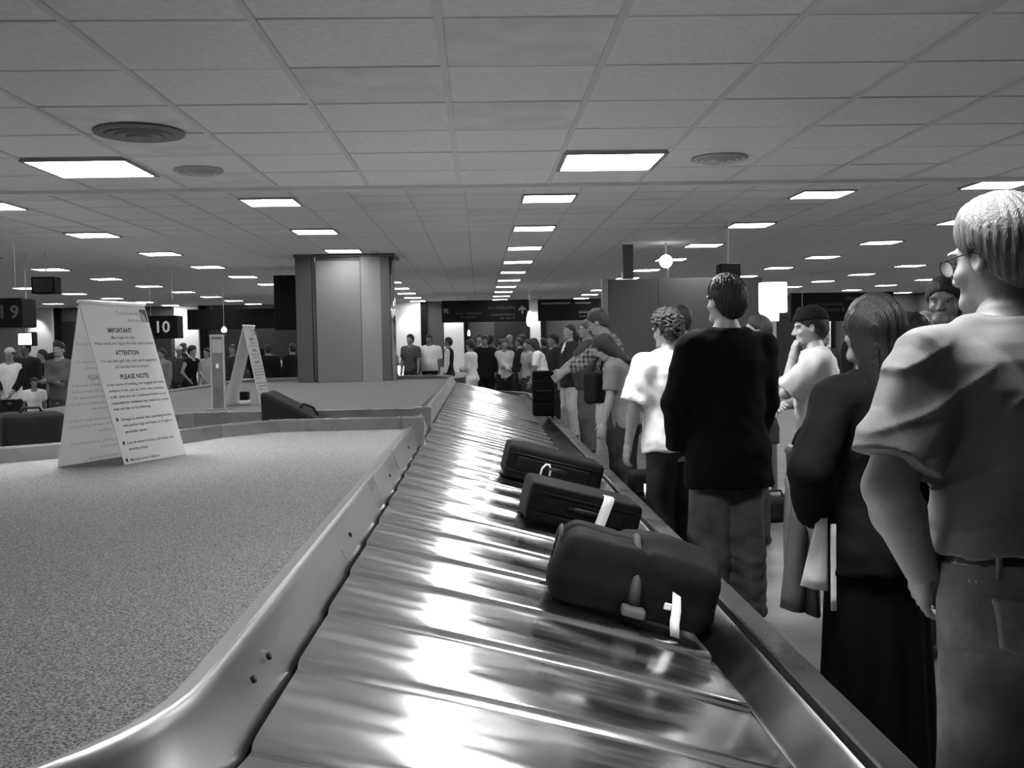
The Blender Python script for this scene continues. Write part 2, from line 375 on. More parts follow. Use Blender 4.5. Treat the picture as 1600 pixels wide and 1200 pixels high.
# ================================================================== signed-distance modelling (people, soft bags)
def surfnet(f, lo, hi, vox):
    lo = np.array(lo, float) - 1.5 * vox; hi = np.array(hi, float) + 1.5 * vox; B = 6
    nb = np.maximum(1, np.ceil((hi - lo) / vox / B).astype(int)); n = nb * B + 1
    ctr = np.stack(np.meshgrid(*[(np.arange(nb[i]) + 0.5) * B * vox + lo[i] for i in range(3)], indexing='ij'), -1).reshape(-1, 3)
    dc = f(ctr); act = np.abs(dc) < B * vox * 1.7
    vals = np.repeat(np.repeat(np.repeat(np.where(dc < 0, -1.0, 1.0).reshape(nb), B, 0), B, 1), B, 2)
    vals = np.pad(vals, ((0, 1), (0, 1), (0, 1)), mode='edge')
    am = np.repeat(np.repeat(np.repeat(act.reshape(nb), B, 0), B, 1), B, 2)
    am = np.pad(am, ((0, 1), (0, 1), (0, 1)), mode='edge')
    # include the far faces of active blocks
    for ax in range(3):
        sh = np.zeros_like(am); sl = [slice(None)] * 3; sr = [slice(None)] * 3; sl[ax] = slice(1, None); sr[ax] = slice(0, -1)
        sh[tuple(sl)] = am[tuple(sr)]; am |= sh
    ijk = np.argwhere(am); vals[am] = f(ijk * vox + lo)
    vals[0] = vals[-1] = 1; vals[:, 0] = vals[:, -1] = 1; vals[:, :, 0] = vals[:, :, -1] = 1
    ins = vals < 0
    cs = [ins[a:n[0] - 1 + a, b:n[1] - 1 + b, c:n[2] - 1 + c] for a in (0, 1) for b in (0, 1) for c in (0, 1)]
    anyv = np.logical_or.reduce(cs); allv = np.logical_and.reduce(cs); cell = anyv & ~allv
    ci = np.argwhere(cell)
    if len(ci) == 0: return np.zeros((0, 3)), np.zeros((0, 4), int)
    offs = np.array([(a, b, c) for a in (0, 1) for b in (0, 1) for c in (0, 1)])
    cv = np.stack([vals[ci[:, 0] + a, ci[:, 1] + b, ci[:, 2] + c] for a, b, c in offs], 1)
    acc = np.zeros((len(ci), 3)); cnt = np.zeros(len(ci))
    for p in range(8):
        for q in range(p + 1, 8):
            if abs(offs[p] - offs[q]).sum() != 1: continue
            x = (cv[:, p] < 0) != (cv[:, q] < 0); t = cv[x, p] / (cv[x, p] - cv[x, q])
            acc[x] += offs[p] + t[:, None] * (offs[q] - offs[p]); cnt[x] += 1
    V = (ci + acc / cnt[:, None]) * vox + lo
    vid = np.full(cell.shape, -1); vid[cell] = np.arange(len(ci)); Q = []
    for ax in range(3):
        u, v = (ax + 1) % 3, (ax + 2) % 3
        a = [slice(None)] * 3; b = [slice(None)] * 3; a[ax] = slice(0, -1); b[ax] = slice(1, None)
        e = ins[tuple(a)] != ins[tuple(b)]; g = np.argwhere(e)
        g = g[(g[:, u] > 0) & (g[:, v] > 0) & (g[:, u] < n[u] - 1) & (g[:, v] < n[v] - 1)]
        s = ins[tuple(a)][g[:, 0], g[:, 1], g[:, 2]]
        def at(du, dv):
            h = g.copy(); h[:, u] += du; h[:, v] += dv; return vid[h[:, 0], h[:, 1], h[:, 2]]
        q = np.stack([at(-1, -1), at(0, -1), at(0, 0), at(-1, 0)], 1); q[~s] = q[~s][:, ::-1]; Q.append(q[(q >= 0).all(1)])
    return V, np.concatenate(Q)
def np_mesh(parts, mats, scale=1.0):
    # parts: list of (verts, quads, material index)
    me = bpy.data.meshes.new('mesh'); off = 0; Vs, Qs, Ms = [], [], []
    for V, Qd, mi in parts:
        if len(V) == 0: continue
        Vs.append(V); Qs.append(Qd + off); off += len(V); Ms.append(np.full(len(Qd), mi))
    V = np.concatenate(Vs) * scale; Qd = np.concatenate(Qs); Mi = np.concatenate(Ms)
    me.vertices.add(len(V)); me.vertices.foreach_set('co', V.astype(np.float32).ravel())
    me.loops.add(Qd.size); me.loops.foreach_set('vertex_index', Qd.astype(np.int32).ravel())
    me.polygons.add(len(Qd)); me.polygons.foreach_set('loop_start', np.arange(0, Qd.size, 4, dtype=np.int32))
    for m in mats: me.materials.append(m)
    me.polygons.foreach_set('material_index', Mi.astype(np.int32))
    me.update(calc_edges=True); me.shade_smooth(); return me
def cone(P, a, b, ra, rb):
    a = np.asarray(a, float); b = np.asarray(b, float); ab = b - a; L = ab @ ab + 1e-12
    t = np.clip(((P - a) @ ab) / L, 0, 1); return np.linalg.norm(P - a - t[:, None] * ab, axis=1) - (ra + (rb - ra) * t)
def ell(P, c, r):
    r = np.asarray(r, float); q = (P - np.asarray(c)) / r; k0 = np.linalg.norm(q, axis=1); k1 = np.linalg.norm(q / r, axis=1) + 1e-9
    return k0 * (k0 - 1) / k1
def rbox(P, c, h, r):
    q = np.abs(P - np.asarray(c)) - (np.asarray(h) - r)
    return np.linalg.norm(np.maximum(q, 0), axis=1) + np.minimum(q.max(1), 0) - r
def smin(a, b, k=0.03):
    h = np.clip(0.5 + 0.5 * (b - a) / k, 0, 1); return b + (a - b) * h - k * h * (1 - h)
def smax(a, b, k=0.01): return -smin(-a, -b, k)
def rx(a): c, s = math.cos(a), math.sin(a); return np.array([[1, 0, 0], [0, c, -s], [0, s, c]])
def ry(a): c, s = math.cos(a), math.sin(a); return np.array([[c, 0, s], [0, 1, 0], [-s, 0, c]])
def rz(a): c, s = math.cos(a), math.sin(a); return np.array([[c, -s, 0], [s, c, 0], [0, 0, 1]])
def unit(v): v = np.asarray(v, float); return v / (np.linalg.norm(v) + 1e-9)
def folds(P, seed, f=16.0, stretch=(1, 1, 0.55)):
    s = seed * 1.7; x, y, z = (P * np.array(stretch) * f).T
    a = np.sin(x + 1.3 * np.sin(0.7 * z + s) + 0.8 * y + s); b = np.sin(1.7 * z - 0.9 * x + 1.2 * np.sin(0.9 * y + 2 * s)); c = np.sin(2.3 * y + 1.1 * z - x + 3 * s)
    r = 1 - 2.2 * np.abs(np.sin(0.8 * x + 1.5 * np.sin(0.55 * z + s) + 0.6 * z)); r2 = 1 - 2.2 * np.abs(np.sin(0.9 * z + 1.2 * np.sin(0.6 * x + 2 * s) - 0.5 * y))
    return (a + b + 0.7 * c) / 4.5 + (r + r2) * 0.28
def crease(P, seed):
    # narrow raised creases running slantwise over cloth, fading in and out
    x, y, z = P.T; ax = np.abs(x)
    a = (1 - np.abs(np.sin(30 * z + 21 * ax + 1.3 * np.sin(8 * x + seed) + seed))) ** 3 * np.clip(0.3 + np.sin(9 * x + 5 * z + seed) + 0.5 * np.sin(11 * z), 0, 1)
    b = (1 - np.abs(np.sin(24 * z - 27 * ax + 1.1 * np.sin(7 * y + 6 * x) + 2 * seed))) ** 3 * np.clip(np.sin(8 * z - 6 * x + 2 * seed), 0, 1)
    return a + 0.8 * b
def strands(P, seed, f=230.0):
    x, y, z = P.T; a = np.arctan2(y, x)
    return 0.6 * np.sin(a * f * 0.15 + 2.5 * np.sin(z * 26 + seed)) + 0.5 * np.sin(a * f * 0.33 + 60 * z + 2 * np.sin(z * 22 - seed))

TZ = [0.80, 0.86, 0.93, 1.00, 1.08, 1.16, 1.28, 1.38, 1.44, 1.48, 1.52, 1.56]
TA_M = [0.125, 0.165, 0.168, 0.160, 0.152, 0.152, 0.168, 0.182, 0.178, 0.140, 0.075, 0.055]
TB_M = [0.090, 0.125, 0.125, 0.112, 0.108, 0.108, 0.118, 0.118, 0.104, 0.085, 0.062, 0.055]
TA_F = [0.125, 0.172, 0.174, 0.155, 0.132, 0.130, 0.148, 0.162, 0.160, 0.125, 0.065, 0.048]
TB_F = [0.090, 0.128, 0.128, 0.108, 0.095, 0.097, 0.118, 0.112, 0.096, 0.078, 0.055, 0.050]
TC = [0.0, -0.012, -0.008, 0.0, 0.004, 0.004, 0.002, -0.006, -0.010, -0.012, -0.008, 0.0]
PIV = np.array([0, 0, 0.97])

class Pose:
    def __init__(s, o):
        s.o = o; fem = o.get('fem', False); s.fat = o.get('fat', 1.0)
        s.R = rz(rad(o.get('twist', 0))) @ rx(-rad(o.get('lean', 0))) @ ry(rad(o.get('side', 0)))
        s.A = np.array(TA_F if fem else TA_M) * (1 + (s.fat - 1) * 0.7); s.Bd = np.array(TB_F if fem else TB_M) * s.fat
        s.HR = rz(rad(o.get('hyaw', 0))) @ rx(-rad(o.get('hpitch', 0))) @ ry(rad(o.get('hroll', 0)))
        s.NP = np.array([0, -0.01, 1.56]); sw = (0.172 if fem else 0.195) * (1 + (s.fat - 1) * 0.4)
        s.sh, s.el, s.wr, s.hd, s.hn = {}, {}, {}, {}, {}
        for k, sg in (('L', -1), ('R', 1)):
            S = s.T(np.array([sg * sw, -0.012, 1.445])); tgt = np.array(o.get('hand' + k, (sg * 0.25, 0.05, 0.84)), float)
            hint = np.array(o.get('elb' + k, (sg * 0.5, -0.7, -0.4)), float); u, f = 0.285, 0.255
            d = tgt - S; L = np.linalg.norm(d); Lc = min(L, (u + f) * 0.995); dn = d / L
            ca = (u * u + Lc * Lc - f * f) / (2 * u * Lc); al = math.acos(max(-1, min(1, ca)))
            pv = hint - dn * (hint @ dn); pv = unit(pv); E = S + (dn * math.cos(al) + pv * math.sin(al)) * u
            W = E + unit(S + dn * Lc - E) * f
            s.sh[k], s.el[k], s.wr[k] = S, E, W
            hd = o.get('hdir' + k); s.hd[k] = unit(hd) if hd is not None else unit(W - E)
            nn = np.array(o.get('hnorm' + k, (-sg, 0, 0)), float); nn = nn - s.hd[k] * (nn @ s.hd[k]); s.hn[k] = unit(nn)
        st = o.get('stance', 0.0); sp = o.get('spread', 0.105)
        s.hip, s.kn, s.an, s.toe = {}, {}, {}, {}
        for k, sg in (('L', -1), ('R', 1)):
            y = st * sg; s.hip[k] = np.array([sg * 0.085, 0, 0.90]); s.an[k] = np.array([sg * sp, y, 0.085])
            s.kn[k] = np.array([sg * (sp + 0.085) / 2 + sg * 0.005, y * 0.5 + 0.025 + abs(st) * 0.15, 0.49]); s.toe[k] = o.get('toe', 12) * sg
    def T(s, p): return s.R @ (np.asarray(p) - PIV) + PIV
    def invT(s, P): return (P - PIV) @ s.R + PIV
    def H(s, p): return s.T(s.HR @ (np.asarray(p) - s.NP) + s.NP)
    def invH(s, P): return (s.invT(P) - s.NP) @ s.HR + s.NP
    def torso(s, P, inf=0.0, z0=0.80, z1=1.56, belly=0.0, flare=0.0):
        Q = s.invT(P); z = Q[:, 2]; zc = np.maximum(z, 0.90) if inf > 0 else z
        a = np.interp(zc, TZ, s.A) + inf; b = np.interp(zc, TZ, s.Bd) + inf; c = np.interp(zc, TZ, TC)
        if flare: fl = flare * np.clip((1.3 - z) / 0.4, 0, 1.5); a = a + fl; b = b + fl
        if belly: bb = belly * np.exp(-((z - 1.08) / 0.13) ** 2); b = b + bb / 2; c = c + bb / 2
        k = np.sqrt((Q[:, 0] / a) ** 2 + ((Q[:, 1] - c) / b) ** 2); d = (k - 1) * np.minimum(a, b)
        return np.maximum(d, np.maximum(z0 - z, z - z1))
    def yoke(s, P, inf=0.0):
        d = cone(P, s.T((0, -0.015, 1.50)), s.sh['L'], 0.052 + inf, 0.056 + inf); d = np.minimum(d, cone(P, s.T((0, -0.015, 1.50)), s.sh['R'], 0.052 + inf, 0.056 + inf))
        return d
    def arm(s, P, k, inf=0.0, m=1.0):
        S, E, W = s.sh[k], s.el[k], s.wr[k]; f = E + (W - E) * 0.28
        d = cone(P, S, E, 0.053 * m + inf, 0.041 * m + inf); d = smin(d, cone(P, E, f, 0.040 * m + inf, 0.043 * m + inf), 0.02)
        return smin(d, cone(P, f, W, 0.043 * m + inf, 0.028 * m + inf), 0.02)
    def leg(s, P, k, r=(0.088, 0.058, 0.042), off=0.0):
        H_, K, A_ = s.hip[k], s.kn[k], s.an[k]; cf = K + (A_ - K) * 0.3 + np.array([0, -0.015, 0])
        d = cone(P, H_, K, r[0], r[1]); d = smin(d, cone(P, K, cf, r[1], r[1] * 0.98), 0.03); return smin(d, cone(P, cf, A_, r[1] * 0.98, r[2]), 0.03)
    def head(s, P, ears=True):
        Q = s.invH(P); ax = np.abs(Q[:, 0]); M_ = np.stack([ax, Q[:, 1], Q[:, 2]], 1)
        d = ell(M_, (0, -0.008, 1.705), (0.074, 0.094, 0.095)); d = smin(d, ell(M_, (0, 0.028, 1.645), (0.058, 0.066, 0.082)), 0.03)
        d = smin(d, ell(M_, (0.020, 0.070, 1.592), (0.026, 0.024, 0.020)), 0.03)
        d = smin(d, ell(M_, (0.030, 0.078, 1.708), (0.032, 0.018, 0.010)), 0.014)                 # brow
        d = smax(d, -ell(M_, (0.031, 0.108, 1.688), (0.018, 0.018, 0.012)), 0.012)              # eye socket
        d = smin(d, ell(M_, (0.042, 0.062, 1.655), (0.020, 0.022, 0.018)), 0.02)                # cheek
        d = smin(d, cone(M_, (0, 0.088, 1.692), (0, 0.112, 1.655), 0.009, 0.013), 0.012)        # nose
        d = smin(d, ell(M_, (0.012, 0.098, 1.651), (0.010, 0.012, 0.008)), 0.008)
        d = smin(d, ell(M_, (0, 0.087, 1.627), (0.024, 0.012, 0.006)), 0.006); d = smin(d, ell(M_, (0, 0.085, 1.614), (0.021, 0.012, 0.007)), 0.006)
        if ears:
            e = ell(M_, (0.077, -0.008, 1.672), (0.011, 0.019, 0.031)); e = smax(e, -ell(M_, (0.088, -0.002, 1.676), (0.009, 0.011, 0.019)), 0.006); d = smin(d, e, 0.010)
        return d
    def neck(s, P): return cone(P, s.T((0, -0.018, 1.48)), s.H((0, -0.006, 1.62)), 0.060, 0.053)
    def hand(s, P, k):
        W, y, n = s.wr[k], s.hd[k], s.hn[k]; sg = -1 if k == 'L' else 1
        x = np.cross(y, n)
        if o_thumb_flip(s, k): x = -x
        Q = np.stack([(P - W) @ x, (P - W) @ y, (P - W) @ n], 1); curl = s.o.get('curl' + k, 0.35)
        d = rbox(Q, (0, 0.05, 0), (0.039, 0.048, 0.014), 0.013); d = smin(d, cone(Q, (0, -0.02, 0), (0, 0.03, 0), 0.027, 0.026), 0.02)
        for i, (fx, L) in enumerate(((-0.030, 0.062), (-0.010, 0.075), (0.010, 0.079), (0.030, 0.071))):
            a = curl * (1.2 - 0.12 * i); p = np.array([fx, 0.092, 0.0])
            for j, (fr, r0_, r1_) in enumerate(((0.42, 0.0095, 0.0088), (0.33, 0.0088, 0.0080), (0.25, 0.0080, 0.0068))):
                an = a * (j + 0.6); q = p + L * fr * np.array([fx * 1.2, math.cos(an), math.sin(an)]); d = smin(d, cone(Q, p, q, r0_, r1_), 0.004); p = q
        t0 = np.array([0.034, 0.02, 0.004]); t1 = t0 + np.array([0.028, 0.030, 0.010]); t2 = t1 + np.array([0.010, 0.030, 0.008 + 0.01 * curl])
        d = smin(d, cone(Q, t0, t1, 0.013, 0.0105), 0.010); return smin(d, cone(Q, t1, t2, 0.0105, 0.0078), 0.004)
def o_thumb_flip(s, k):
    # thumb on the side that points forward / up
    x = np.cross(s.hd[k], s.hn[k]); return (x @ np.array([0, 1.0, 0.35])) < 0
def bbox(pts, m):
    a = np.array(pts); return a.min(0) - m, a.max(0) + m

SKIN = {}
def skin(v): return mat('skin_%02d' % int(v * 100), v, 0.5, noise=0.08, nscale=40, bump=0.05, bscale=200)
def cloth(name, v, **k): return mat('cloth_' + name, v, k.get('rough', 0.85), spec=0.06, noise=k.get('noise', 0.12), nscale=k.get('nscale', 14), bump=k.get('bump', 0.25), bscale=k.get('bscale', 420), sheen=0.0)
def hairm(v): return mat('hair_%03d' % int(v * 1000), v * 0.8, 0.45, noise=0.35, nscale=9, spec=0.35, bump=0.5, bscale=60, stretch=(6, 6, 0.5))
def person(label, x, y, face, h, o):
    s = h / 1.8; dist = math.hypot(x, y); vox = min(0.026, max(0.0085, dist * 0.0018)) * o.get('vq', 1.0) / s
    p = Pose(o); root = thing('person', label, 'person', (x, y, 0), rad(face), o.get('group')); seed = (x * 7.3 + y * 3.1) % 17
    fine = dist < 8.5; mid = dist < 17
    parts = []
    # --- the body: one figure
    jp = [p.sh['L'], p.sh['R'], p.el['L'], p.el['R'], p.wr['L'], p.wr['R'], p.an['L'], p.an['R'], p.H((0, 0, 1.60)), p.T((0, 0, 1.3))]
    def body(P):
        d = smin(p.torso(P), p.yoke(P), 0.05)
        for k in 'LR':
            d = smin(d, p.arm(P, k, 0, o.get('armw', 1.0)), 0.035); d = smin(d, p.leg(P, k), 0.04)
            d = smin(d, cone(P, p.an[k] - np.array([0, 0.03, 0.045]), p.an[k] + np.array([0, 0.11, -0.055]), 0.032, 0.026), 0.03)
        d = smin(d, p.neck(P), 0.03)
        if not mid: d = smin(d, p.head(P), 0.01)
        return d
    lo, hi = bbox(jp + ([p.H((0, 0, 1.82)), p.H((0, 0.13, 1.7)), p.H((0, -0.12, 1.7)), p.H((0.1, 0, 1.7)), p.H((-0.1, 0, 1.7))] if not mid else []), 0.13); lo[2] = 0.0
    parts.append(surfnet(body, lo, hi, vox * 1.15) + (0,))
    if mid:
        hv = vox * (0.55 if fine else 0.7); hc = p.H((0, 0.0, 1.67))
        parts.append(surfnet(lambda P: smin(p.head(P), p.neck(P), 0.02), hc - 0.17, hc + 0.17, hv) + (0,))
    for k in 'LR':
        if o.get('nohand' + k): continue
        c = p.wr[k] + p.hd[k] * 0.08; parts.append(surfnet(lambda P, k=k: p.hand(P, k), c - 0.13, c + 0.13, max(0.0042, vox * 0.5) if dist < 17 else vox * 0.6) + (0,))
    if mid:
        for sg in (-1, 1):
            e = np.array([sg * 0.031, 0.081, 1.688])
            parts.append(surfnet(lambda P: ell(p.invH(P), e, (0.0115, 0.0115, 0.0065)), p.H(e) - 0.02, p.H(e) + 0.02, 0.004) + (1,))
            parts.append(surfnet(lambda P: ell(p.invH(P), e + np.array([0, 0.0088, 0]), (0.0048, 0.004, 0.0048)), p.H(e) - 0.025, p.H(e) + 0.025, 0.0025) + (2,))
    sk = skin(o.get('skin', 0.18))
    add('body', np_mesh(parts, [sk, mat('eye_white', 0.22, 0.3), mat('eye_pupil', 0.02, 0.2)], s), root)
    # --- trousers or skirt
    bt = o.get('bottom', dict(v=0.05)); kind = bt.get('kind', 'trousers'); amp = bt.get('amp', 0.006); waist = bt.get('waist', 1.03)
    if kind == 'trousers':
        r = bt.get('r', (0.104, 0.083, 0.080)); zb = bt.get('hem', 0.045)
        def trs(P):
            d = p.torso(P, 0.012, 0.84, waist)
            for k in 'LR':
                l = p.leg(P, k, r); d = smin(d, l, 0.03); d = smin(d, ell(P, (p.hip[k][0] * 0.85, -0.062, 0.885), (0.088, 0.085, 0.095)), 0.03)
            w = np.clip((0.75 - P[:, 2]) / 0.6, 0.15, 1); d = d + amp * w * folds(P, seed, 36, (0.7, 0.7, 1.3))
            return np.maximum(d, np.maximum(zb - P[:, 2], p.invT(P)[:, 2] - waist))
        F_bot = trs
        lo, hi = bbox([p.hip['L'], p.hip['R'], p.an['L'], p.an['R'], p.kn['L'], p.kn['R'], p.T((0, 0, waist))], 0.16); lo[2] = zb - 0.01; hi[2] = waist + 0.06
        ob = add(bt.get('name', 'trousers'), np_mesh([surfnet(trs, lo, hi, vox) + (0,)], [bt.get('mat') or cloth('bottom%d' % int(bt['v'] * 1000), bt['v'])], s), root)
    else:
        zb = bt.get('hem', 0.2); wd = bt.get('flare', 0.20)
        def trs(P):
            z = P[:, 2]; a = np.interp(z, [zb, 0.55, 0.9, 1.05], [wd, wd * 0.92, 0.185, 0.15]); b = np.interp(z, [zb, 0.55, 0.9, 1.05], [wd * 0.85, wd * 0.75, 0.14, 0.11])
            th = np.arctan2(P[:, 1], P[:, 0]); k = np.sqrt((P[:, 0] / a) ** 2 + (P[:, 1] / b) ** 2)
            d = (k - 1) * np.minimum(a, b) + 0.010 * np.clip((0.9 - z) / 0.5, 0, 1) * np.sin(th * 9 + seed)
            return np.maximum(d, np.maximum(zb - z, z - waist))
        F_bot = trs
        add('skirt', np_mesh([surfnet(trs, (-0.3, -0.3, zb), (0.3, 0.3, waist + 0.02), vox) + (0,)], [cloth('bottom%d' % int(bt['v'] * 1000), bt['v'])], s), root)
    # --- top
    tp = o.get('top', dict(v=0.1)); slv = tp.get('sleeve', 'short'); hem = tp.get('hem', 0.90); inf = tp.get('inf', 0.016); amp = tp.get('amp', 0.006)
    sr = tp.get('sr', 0.022)
    def top_torso(P):
        d = smin(p.torso(P, inf, hem, tp.get('neckz', 1.525), tp.get('belly', 0.0), tp.get('flare', 0.0)), p.yoke(P, 0.013), 0.05); return d
    def sleeves(P):
        d = None
        for k in 'LR':
            S, E, W = p.sh[k], p.el[k], p.wr[k]
            if slv == 'short':
                e = S + (E - S) * tp.get('slen', 0.72); dr = unit(E - S)
                c = np.maximum(cone(P, S, e + dr * 0.06, 0.064 + sr * 0.5, 0.052 + sr * 1.15), (P - e) @ dr)
            elif slv == 'none': c = np.full(len(P), 9.0)
            else:
                dr = unit(W - E); e = W - dr * tp.get('cuff', 0.0)
                c = smin(cone(P, S, E, 0.062 + sr * 0.4, 0.052 + sr * 0.6), np.maximum(cone(P, E, W + dr * 0.04, 0.052 + sr * 0.6, 0.038 + sr * 0.5), (P - e) @ dr), 0.02)
            d = c if d is None else np.minimum(d, c)
        return d
    def shirt(P):
        d = top_torso(P)
        if slv != 'none' and not tp.get('split'): d = smin(d, sleeves(P), 0.035)
        Q = p.invT(P); d = d + amp * folds(P, seed + 3, tp.get('ff', 32)) + (-0.6 * amp * crease(P, seed) if fine else 0.0)
        d = np.maximum(d, hem + tp.get('wob', 0.006) * np.sin(6 * np.arctan2(Q[:, 1], Q[:, 0]) + seed) - Q[:, 2])
        d = np.maximum(d, -cone(P, p.T((0, 0.012, 1.475)), p.T((0, 0.0, 1.63)), 0.058, 0.105))
        if tp.get('vneck'): d = np.maximum(d, -(ell(Q, (0, 0.11, 1.44), (0.045, 0.05, 0.12))))
        return d
    lo, hi = bbox([p.sh['L'], p.sh['R'], p.el['L'], p.el['R'], p.T((0, 0, hem)), p.T((0, 0, 1.5))] + ([p.wr['L'], p.wr['R']] if slv == 'long' else []), 0.125); lo = np.minimum(lo, p.T((0, 0, hem)) - np.array([0.32, 0.27, 0.02])); hi = np.maximum(hi, p.T((0, 0, 1.2)) + np.array([0.32, 0.27, 0])); 
    mt = tp.get('mat') or cloth('top%d' % int(tp['v'] * 1000), tp['v'], noise=tp.get('noise', 0.1))
    top = add(tp.get('name', 'shirt'), np_mesh([surfnet(shirt, lo, hi, vox) + (0,)], [mt], s), root)
    if tp.get('split'):
        add('sleeves', np_mesh([surfnet(lambda P: sleeves(P) + amp * folds(P, seed, 15), lo, hi, vox) + (0,)], [cloth('top%d' % int(tp['split'] * 1000), tp['split'])], s), root)
    if tp.get('collar'):
        cz = tp['collar']
        def collar(P):
            a = cone(P, p.T((0, -0.012, 1.49)), p.T((0, -0.004, 1.49 + cz)), 0.088 + inf * 0.4, 0.073 + inf * 0.4); b = cone(P, p.T((0, -0.008, 1.45)), p.T((0, 0.01, 1.60 + cz)), 0.070, 0.060)
            Q = p.invT(P); d = np.maximum(np.maximum(a, -b), np.maximum(1.485 - Q[:, 2], Q[:, 2] - (1.49 + cz) + 0.25 * np.maximum(Q[:, 1], 0)))
            return np.maximum(d, (0.05 - np.abs(Q[:, 0]) * 1.2) * 0.7 + Q[:, 1] - 0.075)
        c = p.T((0, 0, 1.53)); add('collar', np_mesh([surfnet(collar, c - 0.13, c + 0.13, max(0.005, vox * 0.7)) + (0,)], [tp.get('cmat') or mt], s), root)
    if bt.get('belt'):
        def belt(P): return np.maximum(np.maximum(p.torso(P, 0.019, 0.8, 1.2), np.abs(p.invT(P)[:, 2] - (waist - 0.012)) - 0.019), -p.torso(P, 0.008, 0.7, 1.3))
        c = p.T((0, 0, waist)); add('belt', np_mesh([surfnet(belt, c - 0.25, c + 0.25, max(0.007, vox * 0.8)) + (0,)], [mat('belt_leather', 0.012, 0.4)], s), root)
    # --- shoes
    for k in 'LR':
        A_ = p.an[k]; Rf = rz(-rad(p.toe[k])); base = np.array([A_[0], A_[1], 0.0])
        def shoe(P):
            Q = (P - base) @ Rf; d = smin(cone(Q, (0, -0.055, 0.045), (0, 0.05, 0.048), 0.042, 0.046), cone(Q, (0, 0.05, 0.045), (0, 0.155, 0.030), 0.046, 0.036), 0.03)
            d = smin(d, cone(Q, (0, -0.03, 0.05), (0, -0.02, 0.10), 0.045, 0.044), 0.02); return np.maximum(d, np.maximum(0.004 - Q[:, 2], Q[:, 2] - 0.115))
        V, Qd = surfnet(shoe, base + np.array([-0.16, -0.2, 0]), base + np.array([0.16, 0.26, 0.13]), max(0.009, vox * 0.9))
        add('shoe', np_mesh([(V, Qd, 0)], [mat('shoe_%02d' % int(o.get('shoe', 0.02) * 100), o.get('shoe', 0.02), 0.4)], s), root)
    # --- hair and hats
    hs = o.get('hair', dict(v=0.02)); st = hs.get('style', 'short'); th = hs.get('t', 0.014); na = hs.get('n', 0.004)
    hn = unit(np.array([0, 0.70, -0.71])); h0 = np.array([0, 0.032 + hs.get('line', 0.0), 1.69])
    def hair(P):
        Q = p.invH(P); cut = (Q - h0) @ hn; tw = np.clip(-cut / 0.07, 0.0, 1.0) ** 0.7 * (th + 0.004) + 0.003
        d = ell(Q, (0, -0.008, 1.706), (0.075, 0.095, 0.096)) - (tw if st != 'long' else th)
        ear = ell(np.stack([np.abs(Q[:, 0]), Q[:, 1], Q[:, 2]], 1), (0.085, -0.004, 1.668), (0.03, 0.022, 0.034))
        if st in ('short', 'curly', 'bald'):
            d = smin(d, ell(Q, (0, -0.050, 1.640), (0.060, 0.046, 0.055)) - tw * 0.7, 0.03)
            d = smax(d, cut, 0.008); d = smax(d, -ear, 0.008)
            if st == 'bald': d = smax(d, -ell(Q, (0, 0.02, 1.80), (0.06, 0.09, 0.07)), 0.02)
            nn = na * strands(Q - np.array([0, -0.01, 0]), seed) if st != 'curly' else na * 2.2 * np.sin(Q[:, 0] * 110 + 2 * np.sin(Q[:, 2] * 80)) * np.sin(Q[:, 2] * 120 + 2 * np.sin(Q[:, 1] * 90)) + na * np.sin(Q[:, 1] * 150 + seed)
            return d + nn
        zb = hs.get('zb', 1.25); z = Q[:, 2]
        zs = [zb, 1.45, 1.62, 1.70, 1.76]; a = np.interp(z, zs, hs.get('wa', [0.085, 0.095, 0.089, 0.085]) + [0.06]); b = np.interp(z, zs, [0.05, 0.055, 0.085, 0.098, 0.07]); c = np.interp(z, zs, [-0.105, -0.075, -0.03, -0.012, -0.01])
        k = np.sqrt((Q[:, 0] / a) ** 2 + ((Q[:, 1] - c) / b) ** 2); cur = np.maximum((k - 1) * np.minimum(a, b), np.maximum(zb - 0.02 * np.cos(Q[:, 0] * 30) - z, z - 1.76))
        d = smin(d, cur, 0.02); face = np.maximum(ell(Q, (0, 0.10, 1.655), (0.062, 0.085, 0.10)), -9); d = smax(d, -face, 0.01)
        return d + na * np.sin(Q[:, 0] * 210 + 3 * np.sin(z * 9 + seed)) * 0.7 + na * 0.6 * np.sin(Q[:, 0] * 95 + Q[:, 1] * 60 + 2 * np.sin(z * 6))
    if not hs.get('none'):
        tops = [p.H(q) for q in ((0.1, 0.1, 1.83), (-0.1, 0.1, 1.83), (0.1, -0.13, 1.57), (-0.1, -0.13, 1.57), (0.1, 0.1, 1.6), (-0.1, 0.1, 1.6), (-0.1, -0.13, 1.83), (0.1, -0.13, 1.83))]
        if st == 'long': tops += [p.H((0.1, -0.16, hs.get('zb', 1.25) - 0.03)), p.H((-0.1, -0.16, hs.get('zb', 1.25) - 0.03)), p.H((0.1, 0, hs.get('zb', 1.25) - 0.03))]
        lo, hi = bbox(tops, 0.02); add('hair', np_mesh([surfnet(hair, lo, hi, vox * (0.6 if fine else 0.75)) + (0,)], [hairm(hs.get('v', 0.02))], s), root)
    hat = o.get('hat')
